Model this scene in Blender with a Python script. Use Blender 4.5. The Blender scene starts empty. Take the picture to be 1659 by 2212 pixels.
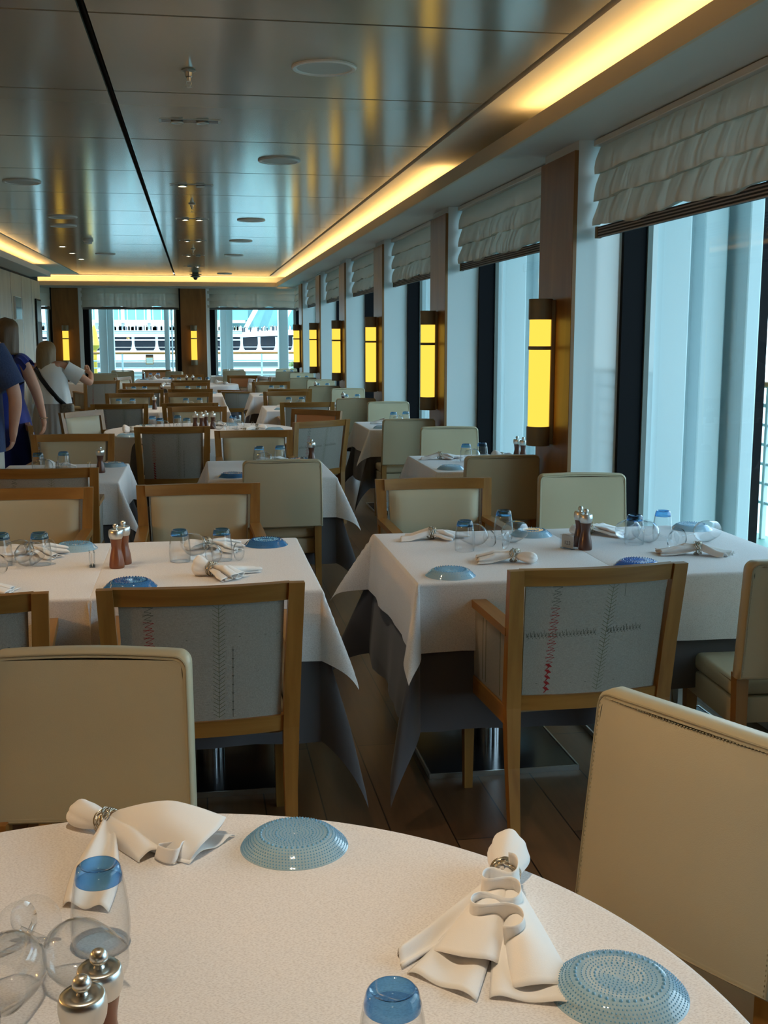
import bpy, bmesh, math, random
from mathutils import Vector, Matrix
sc = bpy.context.scene
C = sc.collection
PI = math.pi
H = 1.55

# ------------------------------------------------------------------ materials
def srgb(r, g, b):
    f = lambda c: (c/255/12.92) if c/255 <= .04045 else ((c/255+.055)/1.055)**2.4
    return (f(r), f(g), f(b), 1)

def new_mat(name):
    m = bpy.data.materials.new(name); m.use_nodes = True
    nt = m.node_tree; nt.nodes.clear()
    out = nt.nodes.new('ShaderNodeOutputMaterial')
    return m, nt, out

def princ(name, col, rough=.5, metal=0., spec=.5, trans=0., ior=1.45, sheen=0., coat=0., aniso=0.,
          noise=None, bump=None, emis=None, emis_s=0.):
    """noise=(scale,amount,(sx,sy,sz)) varies the colour; bump=(scale,strength,(sx,sy,sz))"""
    m, nt, out = new_mat(name)
    p = nt.nodes.new('ShaderNodeBsdfPrincipled')
    p.inputs['Base Color'].default_value = col
    p.inputs['Roughness'].default_value = rough
    p.inputs['Metallic'].default_value = metal
    p.inputs['Specular IOR Level'].default_value = spec
    p.inputs['Transmission Weight'].default_value = trans
    p.inputs['IOR'].default_value = ior
    p.inputs['Sheen Weight'].default_value = sheen
    p.inputs['Coat Weight'].default_value = coat
    p.inputs['Anisotropic'].default_value = aniso
    if emis:
        p.inputs['Emission Color'].default_value = emis
        p.inputs['Emission Strength'].default_value = emis_s
    nt.links.new(p.outputs[0], out.inputs[0])
    def nz(scale, st, detail=4):
        tc = nt.nodes.new('ShaderNodeTexCoord'); mp = nt.nodes.new('ShaderNodeMapping')
        mp.inputs['Scale'].default_value = st
        n = nt.nodes.new('ShaderNodeTexNoise'); n.inputs['Scale'].default_value = scale
        n.inputs['Detail'].default_value = detail
        nt.links.new(tc.outputs['Object'], mp.inputs[0]); nt.links.new(mp.outputs[0], n.inputs['Vector'])
        return n
    if noise:
        n = nz(noise[0], noise[2])
        mx = nt.nodes.new('ShaderNodeMixRGB'); a = noise[1]
        mx.inputs[1].default_value = tuple(c*(1-a) for c in col[:3])+(1,)
        mx.inputs[2].default_value = tuple(min(1, c*(1+a)) for c in col[:3])+(1,)
        nt.links.new(n.outputs[0], mx.inputs[0]); nt.links.new(mx.outputs[0], p.inputs['Base Color'])
    if bump:
        n = nz(bump[0], bump[2]); b = nt.nodes.new('ShaderNodeBump')
        b.inputs['Strength'].default_value = bump[1]; b.inputs['Distance'].default_value = .002
        nt.links.new(n.outputs[0], b.inputs['Height']); nt.links.new(b.outputs[0], p.inputs['Normal'])
    return m

def thin_glass(name, tint, edge, gloss=1., rough=.0):
    m, nt, out = new_mat(name)
    tr = nt.nodes.new('ShaderNodeBsdfTransparent'); gl = nt.nodes.new('ShaderNodeBsdfGlossy')
    gl.inputs['Roughness'].default_value = rough
    lw = nt.nodes.new('ShaderNodeLayerWeight'); lw.inputs[0].default_value = .35
    mx = nt.nodes.new('ShaderNodeMixRGB'); mx.inputs[1].default_value = tint; mx.inputs[2].default_value = edge
    nt.links.new(lw.outputs['Facing'], mx.inputs[0]); nt.links.new(mx.outputs[0], tr.inputs[0])
    l2 = nt.nodes.new('ShaderNodeLayerWeight'); l2.inputs[0].default_value = .5
    pw = nt.nodes.new('ShaderNodeMath'); pw.operation = 'POWER'; pw.inputs[1].default_value = 5.
    nt.links.new(l2.outputs['Facing'], pw.inputs[0])
    mu = nt.nodes.new('ShaderNodeMath'); mu.operation = 'MULTIPLY_ADD'; mu.inputs[1].default_value = .8*gloss; mu.inputs[2].default_value = .016*gloss
    nt.links.new(pw.outputs[0], mu.inputs[0])
    ms = nt.nodes.new('ShaderNodeMixShader')
    nt.links.new(mu.outputs[0], ms.inputs[0]); nt.links.new(tr.outputs[0], ms.inputs[1]); nt.links.new(gl.outputs[0], ms.inputs[2])
    nt.links.new(ms.outputs[0], out.inputs[0])
    return m

def pressed_glass(name, deep, light, milk):
    """translucent pressed glass: part see-through tint, part body colour, glossy skin"""
    m, nt, out = new_mat(name)
    tr = nt.nodes.new('ShaderNodeBsdfTransparent'); tr.inputs[0].default_value = light
    p = nt.nodes.new('ShaderNodeBsdfPrincipled')
    p.inputs['Roughness'].default_value = .08; p.inputs['Coat Weight'].default_value = .6
    ms = nt.nodes.new('ShaderNodeMixShader')
    lw = nt.nodes.new('ShaderNodeLayerWeight'); lw.inputs[0].default_value = .5
    mc = nt.nodes.new('ShaderNodeMixRGB'); mc.inputs[1].default_value = milk; mc.inputs[2].default_value = deep
    pw = nt.nodes.new('ShaderNodeMath'); pw.operation = 'POWER'; pw.inputs[1].default_value = 1.6
    nt.links.new(lw.outputs['Facing'], pw.inputs[0]); nt.links.new(pw.outputs[0], mc.inputs[0]); nt.links.new(mc.outputs[0], p.inputs['Base Color'])
    mr = nt.nodes.new('ShaderNodeMapRange'); mr.inputs['To Min'].default_value = .42; mr.inputs['To Max'].default_value = .9
    nt.links.new(lw.outputs['Facing'], mr.inputs[0]); nt.links.new(mr.outputs[0], ms.inputs[0])
    nt.links.new(tr.outputs[0], ms.inputs[1]); nt.links.new(p.outputs[0], ms.inputs[2])
    nt.links.new(ms.outputs[0], out.inputs[0])
    return m

def emit(name, col, s):
    m, nt, out = new_mat(name)
    e = nt.nodes.new('ShaderNodeEmission'); e.inputs[0].default_value = col; e.inputs[1].default_value = s
    nt.links.new(e.outputs[0], out.inputs[0]); return m

def wood(name, c1, c2, rough=.4, scale=1., axis='z', bands=18., coat=0.):
    m, nt, out = new_mat(name)
    p = nt.nodes.new('ShaderNodeBsdfPrincipled'); p.inputs['Roughness'].default_value = rough
    p.inputs['Coat Weight'].default_value = coat
    tc = nt.nodes.new('ShaderNodeTexCoord'); mp = nt.nodes.new('ShaderNodeMapping')
    s = {'z': (bands, bands, 1.2), 'y': (bands, 1.2, bands), 'x': (1.2, bands, bands)}[axis]
    mp.inputs['Scale'].default_value = tuple(v*scale for v in s)
    n = nt.nodes.new('ShaderNodeTexNoise'); n.inputs['Scale'].default_value = 1.; n.inputs['Detail'].default_value = 8
    n.inputs['Distortion'].default_value = .6
    cr = nt.nodes.new('ShaderNodeValToRGB')
    cr.color_ramp.elements[0].position = .3; cr.color_ramp.elements[0].color = c1
    cr.color_ramp.elements[1].position = .72; cr.color_ramp.elements[1].color = c2
    nt.links.new(tc.outputs['Object'], mp.inputs[0]); nt.links.new(mp.outputs[0], n.inputs['Vector'])
    nt.links.new(n.outputs[0], cr.inputs[0]); nt.links.new(cr.outputs[0], p.inputs['Base Color'])
    nt.links.new(p.outputs[0], out.inputs[0]); return m

def weave(name, c1, c2, freq, rough=.9, bump=.35, sheen=.2, blotch=0.):
    """fine two-way thread pattern from object coordinates"""
    m, nt, out = new_mat(name)
    p = nt.nodes.new('ShaderNodeBsdfPrincipled'); p.inputs['Roughness'].default_value = rough
    p.inputs['Sheen Weight'].default_value = sheen; p.inputs['Specular IOR Level'].default_value = .2
    tc = nt.nodes.new('ShaderNodeTexCoord')
    def nz(st):
        mp = nt.nodes.new('ShaderNodeMapping'); mp.inputs['Scale'].default_value = st
        n = nt.nodes.new('ShaderNodeTexNoise'); n.inputs['Scale'].default_value = freq; n.inputs['Detail'].default_value = 3
        nt.links.new(tc.outputs['Object'], mp.inputs[0]); nt.links.new(mp.outputs[0], n.inputs['Vector']); return n
    a = nz((1, 1, .06)); b = nz((.06, 1, 1)); 
    ad = nt.nodes.new('ShaderNodeMath'); ad.operation = 'ADD'
    nt.links.new(a.outputs[0], ad.inputs[0]); nt.links.new(b.outputs[0], ad.inputs[1])
    mr = nt.nodes.new('ShaderNodeMapRange'); mr.inputs['From Min'].default_value = .7; mr.inputs['From Max'].default_value = 1.3
    nt.links.new(ad.outputs[0], mr.inputs[0])
    mx = nt.nodes.new('ShaderNodeMixRGB'); mx.inputs[1].default_value = c1; mx.inputs[2].default_value = c2
    nt.links.new(mr.outputs[0], mx.inputs[0]); nt.links.new(mx.outputs[0], p.inputs['Base Color'])
    bu = nt.nodes.new('ShaderNodeBump'); bu.inputs['Strength'].default_value = bump; bu.inputs['Distance'].default_value = .001
    nt.links.new(mr.outputs[0], bu.inputs['Height']); nt.links.new(bu.outputs[0], p.inputs['Normal'])
    nt.links.new(p.outputs[0], out.inputs[0]); return m

def linen(name, c1, c2, scale=170., bump=.25):
    m, nt, out = new_mat(name)
    p = nt.nodes.new('ShaderNodeBsdfPrincipled'); p.inputs['Roughness'].default_value = .85
    p.inputs['Sheen Weight'].default_value = .15; p.inputs['Specular IOR Level'].default_value = .25
    tc = nt.nodes.new('ShaderNodeTexCoord'); mp = nt.nodes.new('ShaderNodeMapping')
    mp.inputs['Rotation'].default_value = (0, 0, -.25); mp.inputs['Scale'].default_value = (.45, 1, 1)
    n = nt.nodes.new('ShaderNodeTexNoise'); n.inputs['Scale'].default_value = scale; n.inputs['Detail'].default_value = 5
    n2 = nt.nodes.new('ShaderNodeTexNoise'); n2.inputs['Scale'].default_value = 9.; n2.inputs['Detail'].default_value = 5
    nt.links.new(tc.outputs['Object'], mp.inputs[0]); nt.links.new(mp.outputs[0], n.inputs['Vector']); nt.links.new(mp.outputs[0], n2.inputs['Vector'])
    cr = nt.nodes.new('ShaderNodeValToRGB'); cr.color_ramp.elements[0].position = .36; cr.color_ramp.elements[0].color = c1
    cr.color_ramp.elements[1].position = .55; cr.color_ramp.elements[1].color = c2
    nt.links.new(n.outputs[0], cr.inputs[0]); nt.links.new(cr.outputs[0], p.inputs['Base Color'])
    b1 = nt.nodes.new('ShaderNodeBump'); b1.inputs['Strength'].default_value = bump; b1.inputs['Distance'].default_value = .001
    b2 = nt.nodes.new('ShaderNodeBump'); b2.inputs['Strength'].default_value = .3; b2.inputs['Distance'].default_value = .008
    nt.links.new(n.outputs[0], b1.inputs['Height']); nt.links.new(n2.outputs[0], b2.inputs['Height'])
    nt.links.new(b2.outputs[0], b1.inputs['Normal']); nt.links.new(b1.outputs[0], p.inputs['Normal'])
    nt.links.new(p.outputs[0], out.inputs[0]); return m

def voile(name, col):
    m, nt, out = new_mat(name)
    d = nt.nodes.new('ShaderNodeBsdfDiffuse'); d.inputs[0].default_value = col
    t = nt.nodes.new('ShaderNodeBsdfTranslucent'); t.inputs[0].default_value = col
    ms = nt.nodes.new('ShaderNodeMixShader')
    tc = nt.nodes.new('ShaderNodeTexCoord'); mp = nt.nodes.new('ShaderNodeMapping'); mp.inputs['Scale'].default_value = (1, 26, .8)
    n = nt.nodes.new('ShaderNodeTexNoise'); n.inputs['Scale'].default_value = 1.; n.inputs['Detail'].default_value = 3
    mr = nt.nodes.new('ShaderNodeMapRange'); mr.inputs['From Min'].default_value = .35; mr.inputs['From Max'].default_value = .65
    mr.inputs['To Min'].default_value = .06; mr.inputs['To Max'].default_value = .2
    nt.links.new(tc.outputs['Object'], mp.inputs[0]); nt.links.new(mp.outputs[0], n.inputs['Vector']); nt.links.new(n.outputs[0], mr.inputs[0])
    nt.links.new(mr.outputs[0], ms.inputs[0]); nt.links.new(d.outputs[0], ms.inputs[1]); nt.links.new(t.outputs[0], ms.inputs[2]); nt.links.new(ms.outputs[0], out.inputs[0])
    return m

M = {}
M['wood'] = wood('golden_wood', srgb(130, 88, 36), srgb(162, 116, 56), .38, 1., 'z', 22)
M['woodx'] = wood('golden_wood_cross', srgb(130, 88, 36), srgb(162, 116, 56), .38, 1., 'x', 22)
M['woody'] = wood('golden_wood_along', srgb(130, 88, 36), srgb(162, 116, 56), .38, 1., 'y', 22)
M['column_wood'] = wood('column_veneer', srgb(116, 78, 40), srgb(146, 102, 56), .42, 1., 'z', 9)
M['panel_wood'] = wood('pale_wall_veneer', srgb(188, 170, 142), srgb(206, 190, 164), .5, 1., 'z', 7)
M['leather'] = princ('beige_leather', srgb(186, 175, 146), .42, spec=.45, noise=(4, .06, (1, 1, 1)), bump=(420, .12, (1, 1, 1)))
M['tan_leather'] = princ('tan_leather', srgb(206, 150, 108), .42, spec=.45, bump=(420, .12, (1, 1, 1)))
M['piping'] = princ('leather_piping', srgb(160, 148, 120), .5)
M['fabric'] = weave('grey_linen', srgb(134, 130, 122), srgb(166, 162, 152), 1300)
M['thread_red'] = princ('red_thread', srgb(140, 26, 26), .8)
M['thread_grey'] = princ('grey_thread', srgb(84, 86, 76), .8)
M['thread_green'] = princ('green_thread', srgb(98, 104, 78), .8)
M['white_cloth'] = linen('white_linen', srgb(219, 213, 210), srgb(240, 236, 234), 620., .2)
M['napkin'] = princ('napkin_cotton', srgb(244, 241, 238), .85, spec=.2, sheen=.2, bump=(600, .1, (1, 1, 1)))
M['grey_cloth'] = princ('slate_cloth', srgb(88, 85, 88), .8, spec=.25, sheen=.3, bump=(500, .2, (1, 1, 1)))
M['glass'] = thin_glass('clear_glass', (.99, .993, .995, 1), (.90, .92, .93, 1), 1.7)
M['blue_glass'] = thin_glass('blue_glass', (.46, .72, .93, 1), (.08, .32, .74, 1), 2.6)
M['plate_light'] = pressed_glass('pale_blue_glass', srgb(84, 166, 226), srgb(228, 243, 250), srgb(190, 220, 230))
M['plate_deep'] = pressed_glass('deep_blue_glass', srgb(36, 112, 186), srgb(110, 172, 222), srgb(92, 148, 196))
M['plate_vivid'] = pressed_glass('vivid_blue_glass', srgb(36, 112, 230), srgb(110, 176, 248), srgb(84, 150, 236))
M['bead'] = princ('glass_bead', srgb(126, 190, 230), .06, coat=1., trans=.35)
M['bead_deep'] = princ('glass_bead_deep', srgb(30, 96, 168), .06, coat=1., trans=.3)
M['steel'] = princ('brushed_steel', (.70, .69, .65, 1), .30, metal=1., aniso=.5)
M['silver'] = princ('silver_wire', (.62, .56, .46, 1), .18, metal=1.)
M['walnut'] = princ('mill_wood', srgb(132, 76, 46), .35, coat=.3, noise=(12, .2, (3, 3, .6)))
M['walnut_dark'] = princ('dark_mill_wood', srgb(86, 52, 38), .35, coat=.3, noise=(12, .2, (3, 3, .6)))
M['acrylic'] = thin_glass('clear_acrylic', (.9, .93, .95, 1), (.55, .6, .64, 1), 1.)
M['ink'] = princ('dark_ink', srgb(60, 60, 70), .6)
M['chrome'] = princ('chrome', (.7, .72, .74, 1), .08, metal=1.)
M['black'] = princ('black_gloss', (.012, .012, .014, 1), .18)
M['black_seal'] = princ('black_seal', (.004, .004, .006, 1), .6, spec=.15)
M['bronze'] = princ('bronze_cap', srgb(124, 110, 86), .5, metal=.2)
M['sconce'] = emit('amber_glow', (1., .63, .075, 1), 1.1)
M['white'] = princ('white_paint', srgb(226, 228, 226), .4)
M['lacquer'] = princ('white_lacquer', srgb(214, 224, 226), .06, coat=.6)
M['cove'] = princ('cove_paint', srgb(236, 230, 216), .7)
M['soffit'] = princ('soffit_paint', srgb(200, 202, 198), .55)
M['fascia'] = princ('fascia_paint', srgb(206, 192, 168), .6)
M['ceiling'] = princ('satin_panel', srgb(180, 174, 158), .15, metal=.42, spec=.6, bump=(6, .05, (1, .12, 1)))
M['void'] = princ('dark_gap', (.01, .01, .01, 1), .8)
M['trim_grey'] = princ('grey_trim', srgb(120, 122, 116), .5)
M['blind'] = voile('cream_voile', srgb(194, 188, 174))
M['outer_white'] = princ('ship_white', srgb(226, 236, 238), .35)
M['outer_grey'] = princ('ship_grey', srgb(150, 152, 146), .5)
M['pane'] = thin_glass('window_glass', (.84, .95, .97, 1), (.7, .86, .9, 1), .8)
M['skin'] = princ('skin', srgb(206, 158, 134), .5, spec=.35, noise=(30, .06, (1, 1, 1)))
M['hair'] = princ('light_brown_hair', srgb(96, 72, 46), .5, noise=(14, .35, (6, 6, .5)), bump=(40, .6, (6, 6, .3)))
M['hair2'] = princ('blonde_hair', srgb(128, 106, 74), .5, noise=(14, .3, (6, 6, .5)), bump=(40, .6, (6, 6, .3)))
M['navy'] = weave('navy_jersey', srgb(44, 58, 92), srgb(66, 82, 118), 300)
M['royal'] = princ('royal_blue_cloth', srgb(18, 42, 134), .7, sheen=.3)
M['blouse'] = princ('white_gauze', srgb(226, 230, 230), .85, bump=(60, .5, (6, 6, .4)))
M['skirt'] = princ('grey_skirt', srgb(168, 164, 160), .85)
M['shorts'] = princ('pale_shorts', srgb(196, 194, 184), .85)
M['shoe'] = princ('dark_shoe', srgb(40, 36, 34), .5)
M['strap'] = princ('black_strap', srgb(20, 20, 24), .5)
M['bag'] = princ('patterned_bag', srgb(120, 112, 100), .6, noise=(60, .9, (1, 1, 1)))

M['poster_green'] = princ('green_print', srgb(74, 98, 74), .3, noise=(9, .5, (1, 1, 1)))
M['poster_pale'] = princ('pale_print', srgb(176, 196, 202), .1, noise=(4, .2, (1, 1, 1)))
def floor_mat():
    m, nt, out = new_mat('oak_planks')
    p = nt.nodes.new('ShaderNodeBsdfPrincipled'); p.inputs['Roughness'].default_value = .3
    tc = nt.nodes.new('ShaderNodeTexCoord'); mp = nt.nodes.new('ShaderNodeMapping')
    mp.inputs['Rotation'].default_value = (0, 0, PI/2)
    br = nt.nodes.new('ShaderNodeTexBrick'); br.inputs['Scale'].default_value = 1
    br.inputs['Brick Width'].default_value = 1.35; br.inputs['Row Height'].default_value = .19
    br.inputs['Mortar Size'].default_value = .0022; br.inputs['Mortar Smooth'].default_value = 0
    br.inputs['Color1'].default_value = srgb(84, 56, 33); br.inputs['Color2'].default_value = srgb(112, 80, 50)
    br.inputs['Mortar'].default_value = srgb(28, 18, 10); br.offset = .37
    n = nt.nodes.new('ShaderNodeTexNoise'); n.inputs['Scale'].default_value = 1.; n.inputs['Detail'].default_value = 8
    n.inputs['Distortion'].default_value = 1.2
    mp2 = nt.nodes.new('ShaderNodeMapping'); mp2.inputs['Scale'].default_value = (26, 2.2, 1)
    nt.links.new(tc.outputs['Object'], mp.inputs[0]); nt.links.new(mp.outputs[0], br.inputs[0])
    nt.links.new(tc.outputs['Object'], mp2.inputs[0]); nt.links.new(mp2.outputs[0], n.inputs['Vector'])
    mr = nt.nodes.new('ShaderNodeMapRange'); mr.inputs['To Min'].default_value = .62; mr.inputs['To Max'].default_value = 1.3
    nt.links.new(n.outputs[0], mr.inputs[0])
    mx = nt.nodes.new('ShaderNodeMixRGB'); mx.blend_type = 'MULTIPLY'; mx.inputs[0].default_value = 1
    nt.links.new(br.outputs[0], mx.inputs[1]); nt.links.new(mr.outputs[0], mx.inputs[2])
    nt.links.new(mx.outputs[0], p.inputs['Base Color']); nt.links.new(p.outputs[0], out.inputs[0]); return m
M['floor'] = floor_mat()

def stripe_mat():
    m, nt, out = new_mat('striped_braid')
    p = nt.nodes.new('ShaderNodeBsdfPrincipled'); p.inputs['Roughness'].default_value = .7
    tc = nt.nodes.new('ShaderNodeTexCoord'); sp = nt.nodes.new('ShaderNodeSeparateXYZ')
    mu = nt.nodes.new('ShaderNodeMath'); mu.operation = 'MULTIPLY'; mu.inputs[1].default_value = 4.
    fr = nt.nodes.new('ShaderNodeMath'); fr.operation = 'FRACT'
    gt = nt.nodes.new('ShaderNodeMath'); gt.operation = 'GREATER_THAN'; gt.inputs[1].default_value = .45
    mx = nt.nodes.new('ShaderNodeMixRGB'); mx.inputs[1].default_value = srgb(150, 144, 140); mx.inputs[2].default_value = srgb(16, 16, 26)
    nt.links.new(tc.outputs['Generated'], sp.inputs[0]); nt.links.new(sp.outputs[2], mu.inputs[0]); nt.links.new(mu.outputs[0], fr.inputs[0])
    nt.links.new(fr.outputs[0], gt.inputs[0]); nt.links.new(gt.outputs[0], mx.inputs[0]); nt.links.new(mx.outputs[0], p.inputs['Base Color'])
    nt.links.new(p.outputs[0], out.inputs[0]); return m
M['stripe'] = stripe_mat()

# ------------------------------------------------------------------ geometry helpers
class MB:
    def __init__(s): s.bm = bmesh.new()
    def _tag(s, vs, mat):
        if mat is not None: bmesh.ops.transform(s.bm, matrix=mat, verts=vs)
        return s
    def box(s, x0, x1, y0, y1, z0, z1, bev=0., seg=2, mat=None):
        r = bmesh.ops.create_cube(s.bm, size=1); vs = r['verts']
        for v in vs:
            v.co = Vector(((x0+x1)/2+v.co.x*(x1-x0), (y0+y1)/2+v.co.y*(y1-y0), (z0+z1)/2+v.co.z*(z1-z0)))
        if bev > 0:
            es = list({e for v in vs for e in v.link_edges})
            r2 = bmesh.ops.bevel(s.bm, geom=es, offset=bev, segments=seg, affect='EDGES', profile=.5)
            vs = list({v for f in r2['faces'] for v in f.verts} | {v for v in vs if v.is_valid})
        return s._tag(vs, mat)
    def quadbar(s, pts, wx, wy, bev=0.):
        """bar of rectangular section (wx by wy) through pts (x,y,z); wx/wy may be lists"""
        rings = []
        for i, p in enumerate(pts):
            a = wx[i] if isinstance(wx, (list, tuple)) else wx
            b = wy[i] if isinstance(wy, (list, tuple)) else wy
            rings.append([(p[0]-a/2, p[1]-b/2, p[2]), (p[0]+a/2, p[1]-b/2, p[2]), (p[0]+a/2, p[1]+b/2, p[2]), (p[0]-a/2, p[1]+b/2, p[2])])
        return s.loft(rings, True, True)
    def loft(s, rings, closed=True, caps=True):
        R = [[s.bm.verts.new(p) for p in r] for r in rings]; n = len(R[0])
        for i in range(len(R)-1):
            for j in range(n if closed else n-1):
                k = (j+1) % n
                s.bm.faces.new((R[i][j], R[i][k], R[i+1][k], R[i+1][j]))
        if caps and closed:
            s.bm.faces.new(R[0][::-1]); s.bm.faces.new(R[-1])
        return s
    def grid(s, P):
        return s.loft(P, False, False)
    def lathe(s, prof, n=32, mat=None, capb=False, capt=False):
        R = []
        vs = []
        for r, z in prof:
            ring = [s.bm.verts.new((r*math.cos(2*PI*j/n), r*math.sin(2*PI*j/n), z)) for j in range(n)]
            R.append(ring); vs += ring
        for i in range(len(R)-1):
            for j in range(n):
                k = (j+1) % n
                s.bm.faces.new((R[i][j], R[i][k], R[i+1][k], R[i+1][j]))
        if capb: s.bm.faces.new(R[0][::-1])
        if capt: s.bm.faces.new(R[-1])
        return s._tag(vs, mat)
    def tube(s, pts, r, n=8, cyc=False, caps=True):
        pts = [Vector(p) for p in pts]; N = len(pts); rings = []
        up = Vector((0, 0, 1)); pn = None
        for i, p in enumerate(pts):
            a = pts[i-1] if (i > 0 or cyc) else p; b = pts[(i+1) % N] if (i < N-1 or cyc) else p
            t = (b-a).normalized()
            if pn is None:
                nrm = t.cross(up)
                if nrm.length < 1e-4: nrm = t.cross(Vector((1, 0, 0)))
            else: nrm = pn-t*pn.dot(t)
            nrm.normalize(); pn = nrm; bn = t.cross(nrm)
            rr = r[i] if isinstance(r, (list, tuple)) else r
            rings.append([p+rr*(math.cos(2*PI*k/n)*nrm+math.sin(2*PI*k/n)*bn) for k in range(n)])
        if cyc: rings.append(rings[0])
        return s.loft(rings, True, caps and not cyc)
    def ball(s, c, r, u=12, v=8, sc_=(1, 1, 1)):
        return s._tag(bmesh.ops.create_uvsphere(s.bm, u_segments=u, v_segments=v, radius=r)['verts'],
                      Matrix.Translation(c) @ Matrix.Diagonal((*sc_, 1)))
    def build(s, name, mat, parent=None, smooth=True, loc=(0, 0, 0), rz=0., weld=False, mods=None, auto=None):
        if weld: bmesh.ops.remove_doubles(s.bm, verts=s.bm.verts, dist=1e-5)
        bmesh.ops.recalc_face_normals(s.bm, faces=s.bm.faces)
        me = bpy.data.meshes.new(name); s.bm.to_mesh(me); s.bm.free()
        if smooth:
            for f in me.polygons: f.use_smooth = True
            if auto is None: auto = 35
            try: me.set_sharp_from_angle(angle=math.radians(auto))
            except Exception: pass
        for mm in (mat if isinstance(mat, (list, tuple)) else [mat]): me.materials.append(M[mm] if isinstance(mm, str) else mm)
        o = bpy.data.objects.new(name, me); C.objects.link(o); o.location = loc; o.rotation_euler = (0, 0, rz)
        if parent: o.parent = parent
        return o

def tag(o, label=None, cat=None, group=None, kind=None):
    if label: o['label'] = label
    if cat: o['category'] = cat
    if group: o['group'] = group
    if kind: o['kind'] = kind
    return o
def empty(name, label=None, cat=None, group=None, loc=(0, 0, 0), rz=0.):
    o = bpy.data.objects.new(name, None); C.objects.link(o); o.location = loc; o.rotation_euler = (0, 0, rz)
    o.empty_display_size = .05
    return tag(o, label, cat, group)
def copy_tree(o, parent=None):
    c = o.copy(); C.objects.link(c)
    if parent: c.parent = parent
    for ch in list(o.children): copy_tree(ch, c)
    return c
def struct(o, label=None):
    o['kind'] = 'structure'
    if label: o['label'] = label
    return o
used = set()
def stamp(proto, loc, rz, label, cat, group, scale=None):
    """first use moves the prototype itself, later ones copy it with its parts"""
    if proto.name in used: o = copy_tree(proto)
    else: used.add(proto.name); o = proto
    o.location = loc; o.rotation_euler = (0, 0, rz)
    if scale: o.scale = scale
    for k in ('label', 'category', 'group'):
        if k in o: del o[k]
    return tag(o, label, cat, group)
def recolor(o, mat):
    for s in o.material_slots: s.link = 'OBJECT'; s.material = M[mat]
# ------------------------------------------------------------------ room shell
X0 = 1.95; S = 3.055
Yn = lambda k: 5.74+S*k
Yf = lambda k: Yn(k)+(.57 if k != -1 else .31)
ZC = 2.73; ZS = 2.53; YE = 23.7; XL = -2.75; YB = -2.6
b = MB(); b.box(-6.2, 2.42, YB, 24.05, -.1, 0); struct(b.build('floor', 'floor', smooth=False), 'dark oak plank floor')
# suspended ceiling: satin panels parted by dark joints
b = MB()
joints = [4.5+1.37*n for n in range(-5, 15)]
ys = [YB]+[j for j in joints if YB < j < 23.1]+[23.2]
for (xa, xb) in ((-2.205, -.394), (-.362, 1.495)):
    for i in range(len(ys)-1):
        b.box(xa, xb, ys[i]+.009, ys[i+1]-.009, ZC, ZC+.02)
struct(b.build('ceiling', 'ceiling', smooth=False), 'satin metal ceiling panels with dark joints')
b = MB(); b.box(-2.235, 1.53, YB, 23.2, ZC+.05, ZC+.07)
for x in (-2.22, -.378, 1.512): b.box(x-.003, x+.003, YB, 23.2, ZC+.021, ZC+.06)
struct(b.build('trim_1', 'void', smooth=False), 'dark plenum seen through the ceiling joints')
b = MB()   # pale cove ceiling around the panels
b.box(1.53, 2.42, YB, 24.05, ZC, ZC+.03); b.box(-2.9, -2.235, YB, 24.05, ZC, ZC+.03); b.box(-6.2, -2.9, 20.2, 24.05, ZC, ZC+.03)
b.box(-2.235, 1.53, 23.22, 24.05, ZC, ZC+.03)
struct(b.build('trim_2', 'cove', smooth=False), 'cream cove ceiling lit by hidden lamps')
# right soffit
b = MB(); b.box(1.672, 1.69, YB, 23.5, ZS, 2.615)
b.box(-6.2, 1.672, 23.48, 23.5, ZS, 2.615)
struct(b.build('trim_3', 'fascia', smooth=False), 'upright lip of the cove')
b = MB()
b.box(1.69, 1.925, YB, 23.5, ZS, ZS+.04)
b.box(-6.2, 1.69, 23.5, 23.72, ZS, ZS+.04)
b.box(1.94, 2.42, YB, 23.9, ZS+.01, ZS+.05); b.box(1.925, 1.94, YB, 23.9, ZS+.03, ZS+.05)
b.box(1.925, 2.42, YB, 24.05, ZS+.05, ZC)
b.box(-6.2, 2.42, 23.72, 24.05, 2.5, ZC)
struct(b.build('trim_4', 'soffit', smooth=False), 'painted soffit above the windows')
b = MB(); b.box(-2.418, -2.4, YB, 20.1, ZS, 2.615, .002, 1); b.box(XL, -2.418, YB, 20.1, ZS, ZS+.03)
struct(b.build('trim_5', 'soffit', smooth=False), 'grey cove shelf above the left wall')
# left wall with upright grooves
b = MB()
gy = [21.35-1.1*i for i in range(0, 22)]
for i in range(len(gy)-1): b.box(XL-.03, XL, gy[i+1]+.014, gy[i]-.014, 0, ZS-.03, .003, 1)
wl = struct(b.build('wall_left', 'panel_wood', smooth=False), 'pale veneer wall panels with dark grooves')
b = MB()
for q in gy[1:-1]: b.box(XL-.01, XL+.0015, q-.012, q+.012, 0, ZS-.03)
b.build('groove_shade_strip', 'walnut_dark', wl, smooth=False)  # dark strips over the panel gaps, colouring in the grooves' shade
b = MB(); b.box(XL-.15, XL-.028, YB, 21.34, 0, ZC)
struct(b.build('wall_left_core', 'void', smooth=False))
b = MB(); b.box(-6.3, -6.2, 20, 24.05, 0, ZC); b.box(-6.2, XL-.15, 20, 20.1, 0, ZC)
struct(b.build('wall_side', 'panel_wood', smooth=False))
b = MB(); b.box(XL-.15, 2.42, YB-.1, YB, 0, ZC+.1)
struct(b.build('wall_back', 'column_wood', smooth=False))
b = MB(); b.box(XL, XL+.012, YB, 21.33, 0, .09, .002, 1); struct(b.build('baseboard_left', 'column_wood', smooth=False))
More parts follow.
